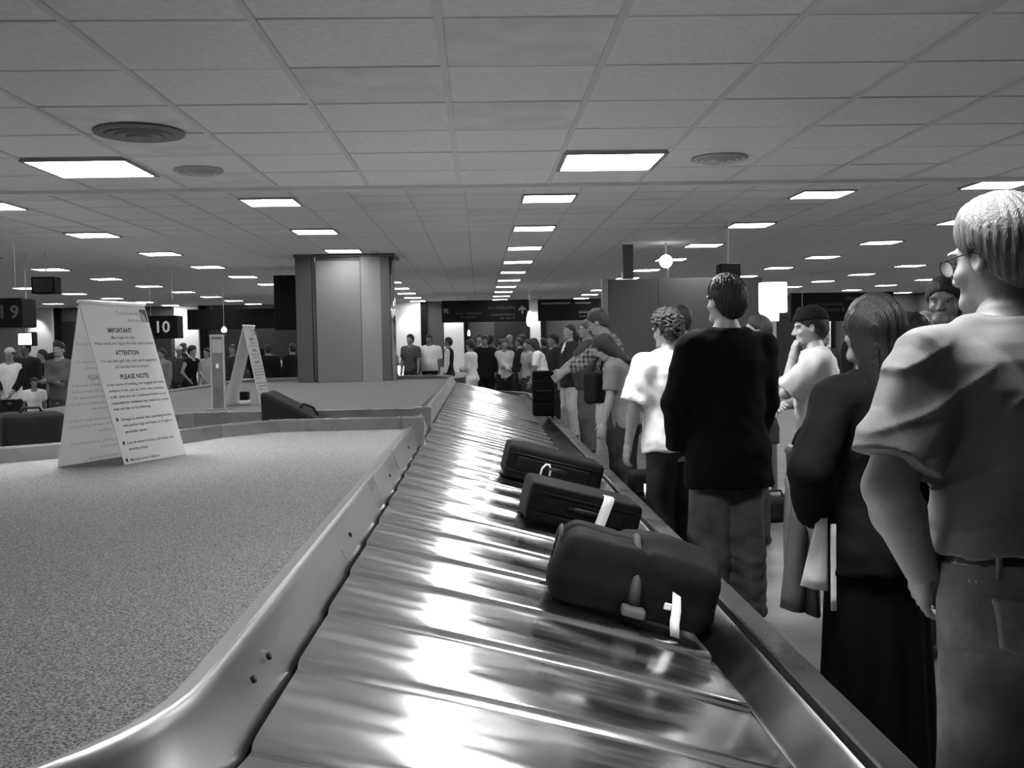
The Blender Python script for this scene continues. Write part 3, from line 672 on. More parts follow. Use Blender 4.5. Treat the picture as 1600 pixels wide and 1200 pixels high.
    if hat:
        def cap(P):
            Q = p.invH(P); d = ell(Q, (0, -0.012, 1.715), (0.097, 0.119, 0.112)); d = np.maximum(d, 1.725 - 0.2 * (Q[:, 1] + 0.0) * hat.get('tilt', 0) - Q[:, 2])
            if hat.get('brim', True):
                q = Q - np.array([0, 0.09, 1.735]); b = np.maximum(ell(q, (0, 0.02, 0), (0.075, 0.085, 0.4)), np.abs(q[:, 2] + q[:, 1] * 0.25 + 2.5 * q[:, 0] ** 2) - 0.006); d = np.minimum(d, np.maximum(b, -q[:, 1]))
            return d
        c = p.H((0, 0.02, 1.76)); add('cap', np_mesh([surfnet(cap, c - 0.2, c + 0.2, vox * 0.7) + (0,)], [cloth('hat%d' % int(hat['v'] * 1000), hat['v'])], s), root)
    return root, p, s, shirt, F_bot, vox
def local_part(root, s, name, f, lo, hi, vox, m):
    return add(name, np_mesh([surfnet(f, lo, hi, vox) + (0,)], [m], s), root)
# ------------------------------------------------------------------ people waiting
denim = lambda n, v: mat('denim_' + n, v * 0.55, 0.85, spec=0.08, noise=0.4, nscale=9, bump=0.3, bscale=350)
m_check = mat('checked_cloth', 0.2, 0.85, spec=0.08); _n = m_check.node_tree; _tc = _n.nodes.new('ShaderNodeTexCoord'); _prev = None
for ax in ('X', 'Y', 'Z'):
    wv = _n.nodes.new('ShaderNodeTexWave'); wv.bands_direction = ax; wv.inputs['Scale'].default_value = 6.5; wv.inputs['Distortion'].default_value = 0.4; _n.links.new(_tc.outputs['Object'], wv.inputs['Vector'])
    if _prev is None: _prev = wv.outputs['Fac']
    else:
        mu = _n.nodes.new('ShaderNodeMath'); mu.operation = 'ADD'; _n.links.new(_prev, mu.inputs[0]); _n.links.new(wv.outputs['Fac'], mu.inputs[1]); _prev = mu.outputs[0]
_mr = _n.nodes.new('ShaderNodeMapRange'); _mr.inputs[1].default_value = 0.6; _mr.inputs[2].default_value = 2.2; _mr.inputs[3].default_value = 0.04; _mr.inputs[4].default_value = 0.28
_n.links.new(_prev, _mr.inputs[0]); _n.links.new(_mr.outputs[0], _n.nodes['Principled BSDF'].inputs['Base Color'])
# the grey-haired man beside the rim
gm = person('grey-haired man with glasses, loose grey tee shirt and jeans, thumb at his belt', 1.19, 2.24, 9, 1.81, dict(
    hyaw=17, hpitch=4, lean=6, fat=1.08, skin=0.26, armw=1.3, vq=0.75,
    handL=(-0.195, 0.09, 0.985), elbL=(-0.9, -0.45, -0.1), hdirL=(0.3, 0.5, -0.8), handR=(0.25, 0.12, 0.98), elbR=(0.9, -0.5, 0),
    top=dict(v=0.165, sleeve='short', slen=0.80, sr=0.036, inf=0.03, hem=1.03, amp=0.011, ff=26, noise=0.06, collar=0.028, cmat=cloth('dark_rib', 0.05)), bottom=dict(v=0.12, mat=denim('grey', 0.32), belt=True, amp=0.004, waist=1.045, name='jeans'),
    hair=dict(v=0.17, t=0.024, n=0.0022, line=-0.004)))
# woman with long straight hair
lw = person('woman with long straight dark hair in black jacket and long black skirt', 1.27, 3.32, 16, 1.64, dict(
    fem=True, hyaw=14, skin=0.24, handL=(-0.215, 0.05, 1.02), elbL=(-0.75, -0.6, -0.1), hdirL=(0.2, 0.1, -0.9), curlL=0.9, handR=(0.2, 0.18, 1.0),
    top=dict(v=0.006, sleeve='long', hem=0.84, inf=0.022, flare=0.012, name='jacket', cuff=0.02, sr=0.034), bottom=dict(kind='skirt', v=0.004, hem=0.12, flare=0.215),
    hair=dict(style='long', v=0.005, zb=1.28, t=0.016, n=0.0035, wa=[0.075, 0.10, 0.096, 0.09])))
# man in the black jacket, hands in pockets
bj = person('tall man seen from behind in black jacket and faded jeans', 1.29, 5.42, 12, 1.83, dict(
    hyaw=10, skin=0.24, handL=(-0.225, 0.10, 0.93), elbL=(-0.9, -0.5, 0), handR=(0.215, 0.12, 0.92), elbR=(0.9, -0.5, 0), nohandL=True, nohandR=True,
    top=dict(v=0.003, sleeve='long', hem=0.735, inf=0.038, flare=0.02, name='jacket', collar=0.055, sr=0.045, amp=0.007), bottom=dict(v=0.1, mat=denim('faded', 0.12), r=(0.115, 0.10, 0.10), amp=0.010, name='jeans'),
    hair=dict(v=0.012, t=0.018, n=0.006)))
# white tee shirt
wt = person('curly-haired person in bright white tee shirt and jeans beside the rim', 1.21, 6.5, 20, 1.69, dict(
    hyaw=8, hpitch=8, lean=4, skin=0.22, handL=(-0.30, 0.12, 0.83), elbL=(-0.7, -0.5, -0.2), fat=1.08,
    top=dict(v=0.82, sleeve='short', slen=0.85, sr=0.045, inf=0.03, hem=0.87, flare=0.02, amp=0.008), bottom=dict(v=0.06, mat=denim('dark', 0.05), r=(0.11, 0.09, 0.09), amp=0.008, name='jeans'),
    hair=dict(style='curly', v=0.012, t=0.026, n=0.005, line=-0.005)))
# youth with the dark cap
yc = person('young man in dark cap and light tee shirt, hand held to his chin', 2.09, 6.38, 78, 1.69, dict(
    hpitch=6, lean=3, skin=0.26, handL=(-0.015, 0.165, 1.47), elbL=(-0.3, 0.5, -1.0), hdirL=(0.05, -0.2, 1), hnormL=(0.3, -1, 0.1), curlL=0.6, handR=(-0.06, 0.24, 1.16), elbR=(0.5, 0.1, -1), hdirR=(-1, 0.1, 0.1),
    top=dict(v=0.45, sleeve='short', slen=0.9, sr=0.04, inf=0.026, hem=0.985, amp=0.010, ff=34), bottom=dict(v=0.3, belt=True, waist=1.0, r=(0.11, 0.09, 0.088), amp=0.010),
    hair=dict(v=0.02), hat=dict(v=0.008, brim=False, tilt=-0.6)))
mp = person('man with receding dark hair in dark jacket, in front of the grey partition', 2.04, 7.6, 80, 1.67, dict(skin=0.25, top=dict(v=0.03, sleeve='long', hem=0.8, inf=0.03, name='jacket', collar=0.03), bottom=dict(v=0.03), hair=dict(v=0.03, line=-0.02, t=0.01)))
person('dark-haired person hidden mostly behind the white tee shirt', 1.78, 9.2, 30, 1.80, dict(skin=0.22, top=dict(v=0.04, sleeve='long', hem=0.8, inf=0.03, name='jacket'), bottom=dict(v=0.03), hair=dict(v=0.015)))
person('brown-haired woman glimpsed between white tee shirt and black jacket', 1.72, 8.2, 10, 1.58, dict(fem=True, skin=0.22, top=dict(v=0.08, sleeve='long', hem=0.84), bottom=dict(v=0.03), hair=dict(style='long', v=0.06, zb=1.42)))
person('dark-haired person with pale collar behind the long-haired woman', 1.98, 4.75, 25, 1.60, dict(fem=True, skin=0.25, hyaw=20, top=dict(v=0.5, sleeve='long', hem=0.88, collar=0.03), bottom=dict(v=0.03), hair=dict(v=0.012, t=0.022)))
person('fair-haired woman in grey beside the pale-collared person', 2.42, 5.6, 20, 1.63, dict(fem=True, skin=0.25, top=dict(v=0.12, sleeve='long', hem=0.84), bottom=dict(v=0.05), hair=dict(style='long', v=0.2, zb=1.36, n=0.005)))
person('dark-haired man looking sideways past the grey-haired man', 2.33, 5.15, 150, 1.79, dict(skin=0.16, hyaw=-5, top=dict(v=0.03, sleeve='long', hem=0.86, collar=0.03), bottom=dict(v=0.04), hair=dict(v=0.012, t=0.016)))
person('woman with head bent, dark bag on her shoulder and grey top', 1.26, 8.9, 70, 1.60, dict(fem=True, lean=14, hpitch=22, hyaw=25, skin=0.2, handL=(-0.22, 0.2, 0.82), top=dict(v=0.16, sleeve='short', hem=0.86, inf=0.03), bottom=dict(v=0.04, mat=denim('dark', 0.05), name='jeans'), hair=dict(v=0.012, style='long', zb=1.42, t=0.02)))
person('man in checked shirt leaning over to reach across the rim', 1.42, 10.6, 68, 1.86, dict(lean=14, side=-5, hpitch=10, skin=0.26, handL=(-0.10, 0.62, 1.10), elbL=(-0.5, 0.1, -0.8), handR=(0.2, 0.22, 0.95),
    top=dict(v=0.2, mat=m_check, sleeve='long', cuff=0.13, hem=0.86, inf=0.028, sr=0.03), bottom=dict(v=0.08, mat=denim('mid', 0.09), name='jeans'), hair=dict(v=0.06, t=0.012)))
person('stout man in dark grey shirt with arms held forward', 1.45, 14.0, 92, 1.78, dict(skin=0.25, fat=1.12, handL=(-0.12, 0.42, 1.08), elbL=(-0.6, -0.2, -0.9), handR=(0.12, 0.42, 1.08), top=dict(v=0.06, sleeve='short', hem=0.86, inf=0.03, belly=0.05), bottom=dict(v=0.11, r=(0.12, 0.10, 0.095)), hair=dict(v=0.12, t=0.016)))
su = person('man in dark suit jacket over white shirt and khaki trousers', 1.40, 16.2, 112, 1.77, dict(skin=0.25, hyaw=12, top=dict(v=0.03, sleeve='long', hem=0.80, inf=0.032, name='suit_jacket', vneck=True, collar=0.03), bottom=dict(v=0.42), hair=dict(v=0.04, line=-0.02, t=0.01), handL=(-0.2, 0.25, 1.0)))
local_part(su[0], su[2], 'shirt_front', lambda P: np.maximum(su[1].torso(P, 0.014, 1.15, 1.52), np.maximum(np.abs(P[:, 0]) - 0.05, 0.05 - P[:, 1])), (-0.1, 0.0, 1.1), (0.1, 0.25, 1.55), 0.012, cloth('white_shirt', 0.8))
W_ = lambda **k: k
FAR = [
 # label, x, y, face, h, options
 ('woman in white tee shirt with long dark hair bending to the carousel', 1.16, 18.5, 80, 1.60, W_(fem=True, lean=18, handL=(-0.2, 0.3, 0.8), top=W_(v=0.75, sleeve='short', hem=0.88, inf=0.025), bottom=W_(v=0.08), hair=W_(style='long', v=0.02, zb=1.3))),
 ('curly dark-haired person behind the white tee shirt woman', 1.42, 20.0, 120, 1.64, W_(top=W_(v=0.03, sleeve='long', hem=0.85), bottom=W_(v=0.03), hair=W_(style='curly', v=0.02, t=0.03))),
 ('dark-dressed person beside the man in the suit', 1.75, 19.3, 60, 1.68, W_(top=W_(v=0.025, sleeve='long', hem=0.85), bottom=W_(v=0.02), hair=W_(v=0.02))),
 ('woman in grey top at the carousel end', 0.98, 21.2, 120, 1.55, W_(fem=True, top=W_(v=0.3, sleeve='short', hem=0.88), bottom=W_(v=0.05), hair=W_(v=0.04))),
 ('woman in white jacket and white trousers with dark shoulder strap', -0.16, 21.6, 62, 1.56, W_(fem=True, lean=4, top=W_(v=0.6, sleeve='long', hem=0.86, name='jacket'), bottom=W_(v=0.75), hair=W_(v=0.02, t=0.03), handR=(0.1, 0.25, 1.1), handL=(-0.05, 0.25, 1.12))),
 ('person all in black beside the woman in white', 0.13, 23.2, 170, 1.66, W_(top=W_(v=0.012, sleeve='long', hem=0.75, inf=0.035, name='coat'), bottom=W_(v=0.01), hair=W_(v=0.02))),
 ('man with dark hair standing behind the person in black', 0.0, 27.4, 180, 1.72, W_(top=W_(v=0.05, sleeve='long', hem=0.86), bottom=W_(v=0.03), hair=W_(v=0.02))),
 ('woman in pale jacket hugging a pale bag, dark trousers', 0.54, 22.4, 188, 1.57, W_(fem=True, handL=(0.04, 0.22, 1.12), handR=(-0.05, 0.25, 1.05), top=W_(v=0.5, sleeve='long', hem=0.84, name='jacket'), bottom=W_(v=0.015), hair=W_(v=0.08, t=0.02))),
 ('grey-haired person behind the woman with the pale bag', 0.76, 26.0, 200, 1.68, W_(top=W_(v=0.04, sleeve='long', hem=0.86), bottom=W_(v=0.03), hair=W_(v=0.3))),
 ('dark-dressed person facing the woman with the pale bag', 0.93, 24.4, 100, 1.60, W_(top=W_(v=0.02, sleeve='long', hem=0.82), bottom=W_(v=0.02), hair=W_(v=0.03))),
 ('person with dark vest over white sleeves near the far carousel', -0.72, 24.2, 80, 1.64, W_(top=W_(v=0.015, split=0.6, sleeve='long', hem=0.86, name='vest'), bottom=W_(v=0.03), hair=W_(v=0.02))),
 ('heavy man in white polo shirt with a shoulder strap', -1.19, 24.9, 176, 1.72, W_(fat=1.25, skin=0.12, top=W_(v=0.72, sleeve='short', slen=0.9, hem=0.9, inf=0.03, belly=0.06, sr=0.04), bottom=W_(v=0.02), hair=W_(v=0.015))),
 ('man in grey shirt behind the white polo shirt', -1.62, 24.6, 150, 1.73, W_(skin=0.2, top=W_(v=0.08, sleeve='short', hem=0.88), bottom=W_(v=0.03), hair=W_(v=0.015))),
 ('short person in mid-grey beside the column', -2.05, 24.7, 120, 1.5, W_(fem=True, top=W_(v=0.14, sleeve='short', hem=0.88), bottom=W_(v=0.04), hair=W_(v=0.04))),
 ('man in pale visor cap and white raglan shirt with dark sleeves', -7.32, 16.5, 184, 1.56, W_(fat=1.1, skin=0.2, handL=(-0.1, 0.25, 1.0), handR=(0.1, 0.25, 1.0), top=W_(v=0.7, split=0.015, sleeve='long', cuff=0.08, hem=0.88, inf=0.03), bottom=W_(v=0.02), hair=W_(v=0.02), hat=W_(v=0.5))),
 ('tall dark man standing behind the raglan shirt', -7.72, 18.0, 176, 1.66, W_(skin=0.1, top=W_(v=0.02, sleeve='long', hem=0.82, inf=0.03), bottom=W_(v=0.02), hair=W_(v=0.01))),
 ('short dark-haired person half hidden by the raglan shirt', -7.9, 17.2, 150, 1.5, W_(skin=0.15, top=W_(v=0.03, sleeve='long', hem=0.84), bottom=W_(v=0.02), hair=W_(v=0.01))),
 ('child in white top in front of the standing adults', -6.75, 16.0, 200, 1.10, W_(skin=0.15, top=W_(v=0.7, sleeve='short', hem=0.88), bottom=W_(v=0.5), hair=W_(v=0.01, t=0.02))),
 ('dark-dressed person between the raglan shirt and the notice board', -7.86, 19.0, 140, 1.53, W_(skin=0.15, top=W_(v=0.02, sleeve='short', hem=0.86), bottom=W_(v=0.02), hair=W_(v=0.01))),
 ('man in grey shirt with folded arms beside the notice board', -6.2, 15.6, 168, 1.63, W_(skin=0.2, handL=(0.1, 0.2, 1.18), handR=(-0.1, 0.22, 1.15), elbL=(-0.8, 0, -0.5), elbR=(0.8, 0, -0.5), top=W_(v=0.09, sleeve='long', hem=0.86, inf=0.026), bottom=W_(v=0.06), hair=W_(v=0.01))),
 ('person in light grey top behind the near notice board', -6.45, 21.4, 150, 1.5, W_(skin=0.22, fat=1.15, top=W_(v=0.2, sleeve='long', hem=0.86), bottom=W_(v=0.03), hair=W_(v=0.02))),
 ('person in white cap behind the dark vest woman', -6.5, 22.8, 190, 1.55, W_(top=W_(v=0.06, sleeve='short', hem=0.86), bottom=W_(v=0.03), hair=W_(v=0.03), hat=W_(v=0.7))),
 ('woman with dark vest and bare arms leaning in', -6.0, 21.8, 240, 1.55, W_(fem=True, skin=0.25, lean=8, handL=(-0.25, 0.2, 1.0), handR=(0.25, 0.2, 1.0), top=W_(v=0.01, sleeve='none', hem=0.88, name='vest'), bottom=W_(v=0.02), hair=W_(style='curly', v=0.02, t=0.03))),
 ('person in pale top beside the dark vest woman', -5.85, 22.6, 160, 1.5, W_(skin=0.22, top=W_(v=0.35, sleeve='short', hem=0.88), bottom=W_(v=0.3), hair=W_(v=0.03))),
 ('dark-dressed person between the two notice boards', -5.45, 23.2, 170, 1.56, W_(top=W_(v=0.04, sleeve='long', hem=0.86), bottom=W_(v=0.03), hair=W_(v=0.02))),
 ('person raising a pale sleeve beside the far notice board', -4.72, 23.4, 170, 1.5, W_(handL=(-0.3, 0.15, 1.5), elbL=(-1, 0, -0.6), top=W_(v=0.08, split=0.6, sleeve='long', hem=0.86), bottom=W_(v=0.03), hair=W_(v=0.03))),
 ('broad dark-dressed person left of the column', -4.42, 22.0, 10, 1.55, W_(fat=1.2, top=W_(v=0.01, sleeve='long', hem=0.8, inf=0.035), bottom=W_(v=0.01), hair=W_(v=0.015))),
 ('second dark-dressed person close to the column', -4.1, 23.0, 40, 1.56, W_(top=W_(v=0.015, sleeve='long', hem=0.8, inf=0.03), bottom=W_(v=0.01), hair=W_(v=0.015))),
 ('dark-dressed person behind the young man in the cap', 4.05, 12.2, 200, 1.62, W_(top=W_(v=0.03, sleeve='long', hem=0.84), bottom=W_(v=0.02), hair=W_(v=0.02))),
]
random.seed(11)
for x, y in ((-0.05, 28.9), (0.35, 29.2), (1.1, 27.6), (1.55, 25.2), (1.9, 27.4), (2.25, 23.6), (0.62, 31.0), (1.3, 30.5), (2.0, 21.4), (-9.6, 20.5), (-8.9, 22.3), (-8.2, 24.8), (-7.3, 26.0), (-6.75, 27.6), (-6.25, 29.4), (8.2, 19.0), (6.6, 16.4), (5.4, 15.0)):
    fem = random.random() < 0.5
    FAR.append(('dark-dressed person in the crowd at the far end of the hall', x, y, random.choice((20, 90, 160, 200, 270)), random.uniform(1.58, 1.76), W_(fem=fem, group='crowd at the far end', skin=random.choice((0.1, 0.18, 0.22)),
        top=W_(v=random.choice((0.01, 0.02, 0.04, 0.09)), sleeve=random.choice(('long', 'short')), hem=0.86, inf=0.028), bottom=W_(v=random.choice((0.01, 0.02, 0.05))), hair=W_(v=random.choice((0.01, 0.02, 0.06)), style='long' if fem else 'short', zb=1.4))))
for lab, x, y, fc_, h, o in FAR: person(lab, x, y, fc_, h, o)
def wp(pr_, q):
    # local (1.8 m figure) point of a person -> world
    r = pr_[0]; v = Vector([c * pr_[2] for c in q]); v.rotate(r.rotation_euler); return v + Vector(r.location)

# --- details of the grey-haired man
root, P_, S_, F_sh, F_bt, vx = gm
def hl(pts): return [tuple(P_.H(q) * S_) for q in pts]
m_fr = mat('spectacle_frame', 0.06, 0.25, metal=0.9)
g = add('glasses', tube(hl([(0.032 + 0.023 * math.cos(a), 0.113 - 0.10 * (0.023 * math.cos(a)) ** 2 * 20, 1.684 + 0.019 * math.sin(a)) for a in np.linspace(0, 2 * PI, 20, endpoint=False)]), 0.0016, m_fr, 6, True), root, 'thin metal spectacles')
add('rim', tube(hl([(-0.032 + 0.023 * math.cos(a), 0.113, 1.684 + 0.019 * math.sin(a)) for a in np.linspace(0, 2 * PI, 20, endpoint=False)]), 0.0016, m_fr, 6, True), g)
for sg in (-1, 1):
    add('temple', tube(hl([(sg * 0.055, 0.112, 1.692), (sg * 0.078, 0.09, 1.692), (sg * 0.084, 0.0, 1.694), (sg * 0.084, -0.02, 1.68)]), 0.0016, m_fr, 6), g)
    add('lens', mesh(hl([(sg * 0.032 + 0.022 * math.cos(a), 0.113, 1.684 + 0.018 * math.sin(a)) for a in np.linspace(0, 2 * PI, 20, endpoint=False)]), [tuple(range(20))], mat('lens_glass', 0.6, 0.05, spec=0.9, metal=0.6)), g)
add('bridge', tube(hl([(-0.011, 0.114, 1.688), (0, 0.117, 1.691), (0.011, 0.114, 1.688)]), 0.0016, m_fr, 6), g)
m_stitch = mat('pale_stitch', 0.55, 0.8)
pock = {}
for sg in (-1, 1):
    def pocket(P):
        q = np.stack([np.abs(P[:, 0] - sg * 0.082), P[:, 2]], 1); low = np.maximum(q[:, 0] - 0.068, np.maximum(P[:, 2] - 0.965, 0.835 + 0.45 * q[:, 0] - P[:, 2]))
        return np.maximum(np.maximum(F_bt(P) - 0.007, low), P[:, 1] + 0.02)
    pock[sg] = local_part(root, S_, 'pocket', pocket, (sg * 0.082 - 0.08, -0.22, 0.82), (sg * 0.082 + 0.08, 0.0, 0.98), 0.006, denim('pocket', 0.38))
def march(xz, f, y0=-0.30, dy=1.0):
    # first hit of the surface along +y
    P = np.array([(x, y0, z) for x, z in xz], float)
    for _ in range(60):
        d = f(P); P[:, 1] += np.maximum(d * 0.6, 0.0003) * dy
        if (np.abs(d) < 0.0006).all(): break
    return P
def stitch_line(xz, f, n, parent, w=0.003, l=0.006, off=0.005):
    # a row of little stitches on the cloth
    pts = np.array(xz, float); seg = np.linalg.norm(np.diff(pts, axis=0), axis=1); t = np.concatenate([[0], np.cumsum(seg)]); u = np.linspace(0, t[-1], n)
    q = np.stack([np.interp(u, t, pts[:, 0]), np.interp(u, t, pts[:, 1])], 1); H_ = march(q, f); bm = bmesh.new()
    for i, h_ in enumerate(H_):
        d = q[min(i + 1, n - 1)] - q[max(i - 1, 0)]; a = math.atan2(d[1], d[0])
        mx = Matrix.Translation((h_[0], h_[1] - off * 0.5, h_[2])) @ Matrix.Rotation(-a, 4, 'Y'); box_bm(bm, (-l, -0.0025, -w), (l, 0.0025, w), 0, 1, Matrix.Scale(S_, 4) @ mx)
    o_ = add('stitching', bm_mesh(bm, m_stitch), parent); o_['kind'] = 'stuff'
for sg in (-1, 1):
    c = sg * 0.082; stitch_line([(c - 0.062, 0.955), (c + 0.062, 0.955)], F_bt, 18, pock[sg], off=0.019); stitch_line([(c - 0.062, 0.95), (c - 0.062, 0.872), (c, 0.845), (c + 0.062, 0.872), (c + 0.062, 0.95)], F_bt, 36, pock[sg], off=0.019)
stitch_line([(-0.165, 0.99), (0.165, 0.99)], F_bt, 44, root, off=0.010)
for xx in (-0.13, 0.0, 0.13):
    hp = march([(xx, 1.03)], lambda P: P_.torso(P, 0.02, 0.7, 1.3))[0]
    add('belt_loop', box(Vector((hp[0] - 0.006, hp[1] - 0.004, 1.0)) * S_, Vector((hp[0] + 0.006, hp[1] + 0.006, 1.062)) * S_, denim('grey', 0.32), 0.002, 1), root)
# faint print on the back of the white tee shirt
root, P_, S_, F_sh, F_bt, vx = wt
bm = bmesh.new(); random.seed(3)
def print_dash(x, z, hw, hh):
    hp = march([(x, z)], F_sh, -0.4)[0]; box_bm(bm, Vector((x - hw, hp[1] - 0.003, z - hh)) * S_, Vector((x + hw, hp[1] + 0.004, z + hh)) * S_)
for i in range(13): print_dash(-0.005 + i * 0.010, 1.33 + i * 0.001, 0.0036, random.uniform(0.004, 0.007))
for i in range(8): print_dash(0.0 + i * 0.010, 1.235, 0.0036, random.uniform(0.003, 0.006))
for i in range(6): print_dash(0.035 - i * 0.003, 1.315 - i * 0.011, 0.0025, 0.006)
for i in range(5): print_dash(0.065 - i * 0.003, 1.31 - i * 0.011, 0.0025, 0.006)
o_ = add('back_print', bm_mesh(bm, mat('print_grey', 0.12, 0.8)), root); o_['kind'] = 'stuff'

# things the long-haired woman carries
W0 = wp(lw, lw[1].wr['L'])
def cloth_sheet(name, label, cat, fx, n, m_, th, m, group=None):
    # fx(u, v) -> point; a thin folded sheet with thickness
    vs = [fx(i / n, j / m) for i in range(n + 1) for j in range(m + 1)]; fs = [(i * (m + 1) + j, (i + 1) * (m + 1) + j, (i + 1) * (m + 1) + j + 1, i * (m + 1) + j + 1) for i in range(n) for j in range(m)]
    me = mesh(vs, fs, m_, True); o_ = add(name, me, None, label, cat, group); md = o_.modifiers.new('s', 'SOLIDIFY'); md.thickness = th; md.offset = 0; return o_
hx, hy, hz = W0
cloth_sheet('folded_coat', 'grey coat hanging over the arm of the woman in black', 'coat', lambda u, v: (hx - 0.055 + (0.07 + 0.045 * v) * u - 0.02 * v, hy + 0.085 + 0.014 * math.sin(u * 9 + 2 * v) * (0.4 + v) + 0.01 * v, hz + 0.13 - v * (0.44 + 0.03 * u)), 12, cloth('coat', 0.12), 0.03, 10)
cloth_sheet('papers', 'white folded papers held by the woman in black', 'paper', lambda u, v: (hx - 0.028 + (0.012 - 0.055 * v) * (1 - u) + 0.045 * u, hy - 0.075 - 0.02 * math.sin(u * PI), hz + 0.02 - v * (0.235 - 0.02 * (1 - u))), 8, mat('paper', 0.72, 0.7), 0.002, 6)
cloth_sheet('papers', 'narrow white ticket folder beside the folded papers', 'paper', lambda u, v: (hx + 0.022 + 0.018 * u, hy - 0.088, hz + 0.0 - v * 0.275), 3, mat('paper', 0.72, 0.7), 0.003, 6)
hb = thing('handbag', 'dark handbag slung at the side of the woman in black', 'bag', (1.105, 3.47, 0.985)); hb.scale = (0.85, 0.85, 0.85)
def bagf(P): return smin(rbox(P, (0, 0, 0.10), (0.085, 0.05, 0.10), 0.03), ell(P, (0, 0, 0.05), (0.09, 0.058, 0.06)), 0.03) + 0.003 * folds(P, 2, 30)
add('bag_body', np_mesh([surfnet(bagf, (-0.12, -0.09, -0.03), (0.12, 0.09, 0.23), 0.008) + (0,)], [mat('bag_leather', 0.008, 0.45, spec=0.2)]), hb)
add('flap', np_mesh([surfnet(lambda P: np.maximum(bagf(P) - 0.006, 0.13 - P[:, 2] + 0.4 * np.abs(P[:, 0])), (-0.12, -0.09, 0.08), (0.12, 0.09, 0.23), 0.008) + (0,)], [mat('flap_leather', 0.03, 0.5, spec=0.2)]), hb)
add('strap', tube([(-0.07 * math.cos(a), -0.05 * math.sin(a), 0.185 + 0.11 * math.sin(a)) for a in np.linspace(0, PI, 13)], 0.006, m_black, 6), hb)

# ------------------------------------------------------------------ luggage on the carousel
ALF = math.atan((SZ0 - SZ1) / (SO1 - SO0))
def slat_z(X): return SZ0 - (SZ0 - SZ1) * (X - IX1 - SO0) / (SO1 - SO0) + 0.024
def suitcase(label, x, y, rzd, L, D, H, v, name='suitcase', tilt=True, z=None, tag_=None):
    t = thing(name, label, 'suitcase', (x, y, slat_z(x) if z is None else z)); t.rotation_euler = (0, ALF if tilt else 0, rad(rzd))
    m1 = mat('case_%03d' % int(v * 1000), v * 0.25, 0.65, spec=0.07, noise=0.15, nscale=20, bump=0.2, bscale=300); m2 = mat('case_trim', 0.005, 0.5, spec=0.2)
    add('shell', box((-L / 2, -D / 2, 0.008), (L / 2, D / 2, H), m1, 0.035, 4, True), t)
    for zz in (H * 0.28, H * 0.78):
        add('piping', tube([(sx * (L / 2 - 0.02 + (0.02 if abs(sx) < 1 else 0)), sy * (D / 2 + 0.0), zz) for sx, sy in ((-0.93, -1), (0.93, -1), (1.045, -0.9), (1.045, 0.9), (0.93, 1), (-0.93, 1), (-1.045, 0.9), (-1.045, -0.9))], 0.005, m2, 6, True), t)
    add('front_pocket', box((-L * 0.40, -D / 2 - 0.018, H * 0.34), (L * 0.36, -D / 2 + 0.02, H * 0.72), m1, 0.012, 2, True), t)
    hd_ = [(-0.09, -D / 2 + 0.0, H * 0.55), (-0.085, -D / 2 - 0.028, H * 0.56), (-0.03, -D / 2 - 0.04, H * 0.57), (0.03, -D / 2 - 0.04, H * 0.57), (0.085, -D / 2 - 0.028, H * 0.56), (0.09, -D / 2, H * 0.55)]
    add('handle', tube(hd_, [0.008, 0.008, 0.012, 0.012, 0.008, 0.008], m2, 8), t)
    for sy in (-1, 1): add('wheel', tube([(L / 2 - 0.02, sy * D * 0.36 - 0.015, 0.022), (L / 2 - 0.02, sy * D * 0.36 + 0.015, 0.022)], 0.022, m2, 12), t)
    if tag_: add('luggage_tag', mesh(*sheet_pts(tag_), mat('tag_paper', 0.85, 0.6), True), t, 'white airline tag')
    return t
def sheet_pts(pts):
    # ribbon through (left, right) point pairs, with a little thickness
    vs, fs = [], []
    for a, b in pts: vs += [a, b, (b[0], b[1] + 0.002, b[2]), (a[0], a[1] + 0.002, a[2])]
    for i in range(len(pts) - 1):
        for k in range(4): fs.append((i * 4 + k, i * 4 + (k + 1) % 4, i * 4 + 4 + (k + 1) % 4, i * 4 + 4 + k))
    fs += [(3, 2, 1, 0), tuple(len(vs) - 4 + k for k in range(4))]; return vs, fs
sa = suitcase('flat dark suitcase with white loop tag, next to the steel post end', 0.42, 6.72, 2, 0.62, 0.42, 0.215, 0.022)
add('luggage_tag', tube([(-0.085, -0.245, 0.075), (-0.083, -0.25, 0.115), (-0.065, -0.255, 0.145), (-0.045, -0.255, 0.145), (-0.030, -0.25, 0.115), (-0.028, -0.245, 0.080)], 0.007, mat('tag_paper', 0.85, 0.6), 6), sa, 'white loop tag')
sb = suitcase('flat dark suitcase with long white tag over its front', 0.455, 5.18, 2, 0.56, 0.40, 0.20, 0.022, tag_=[((0.085, -0.10, 0.203), (0.135, -0.10, 0.203)), ((0.082, -0.175, 0.205), (0.132, -0.175, 0.205)), ((0.075, -0.215, 0.185), (0.125, -0.215, 0.185)), ((0.060, -0.245, 0.12), (0.110, -0.245, 0.12)), ((0.050, -0.26, 0.05), (0.098, -0.26, 0.05)), ((0.035, -0.285, 0.012), (0.083, -0.285, 0.012))])
db = thing('duffel_bag', 'slumped dark duffel bag with white tag and small pale logo patch', 'bag', (0.50, 3.66, slat_z(0.50))); db.rotation_euler = (0, ALF, rad(-4))
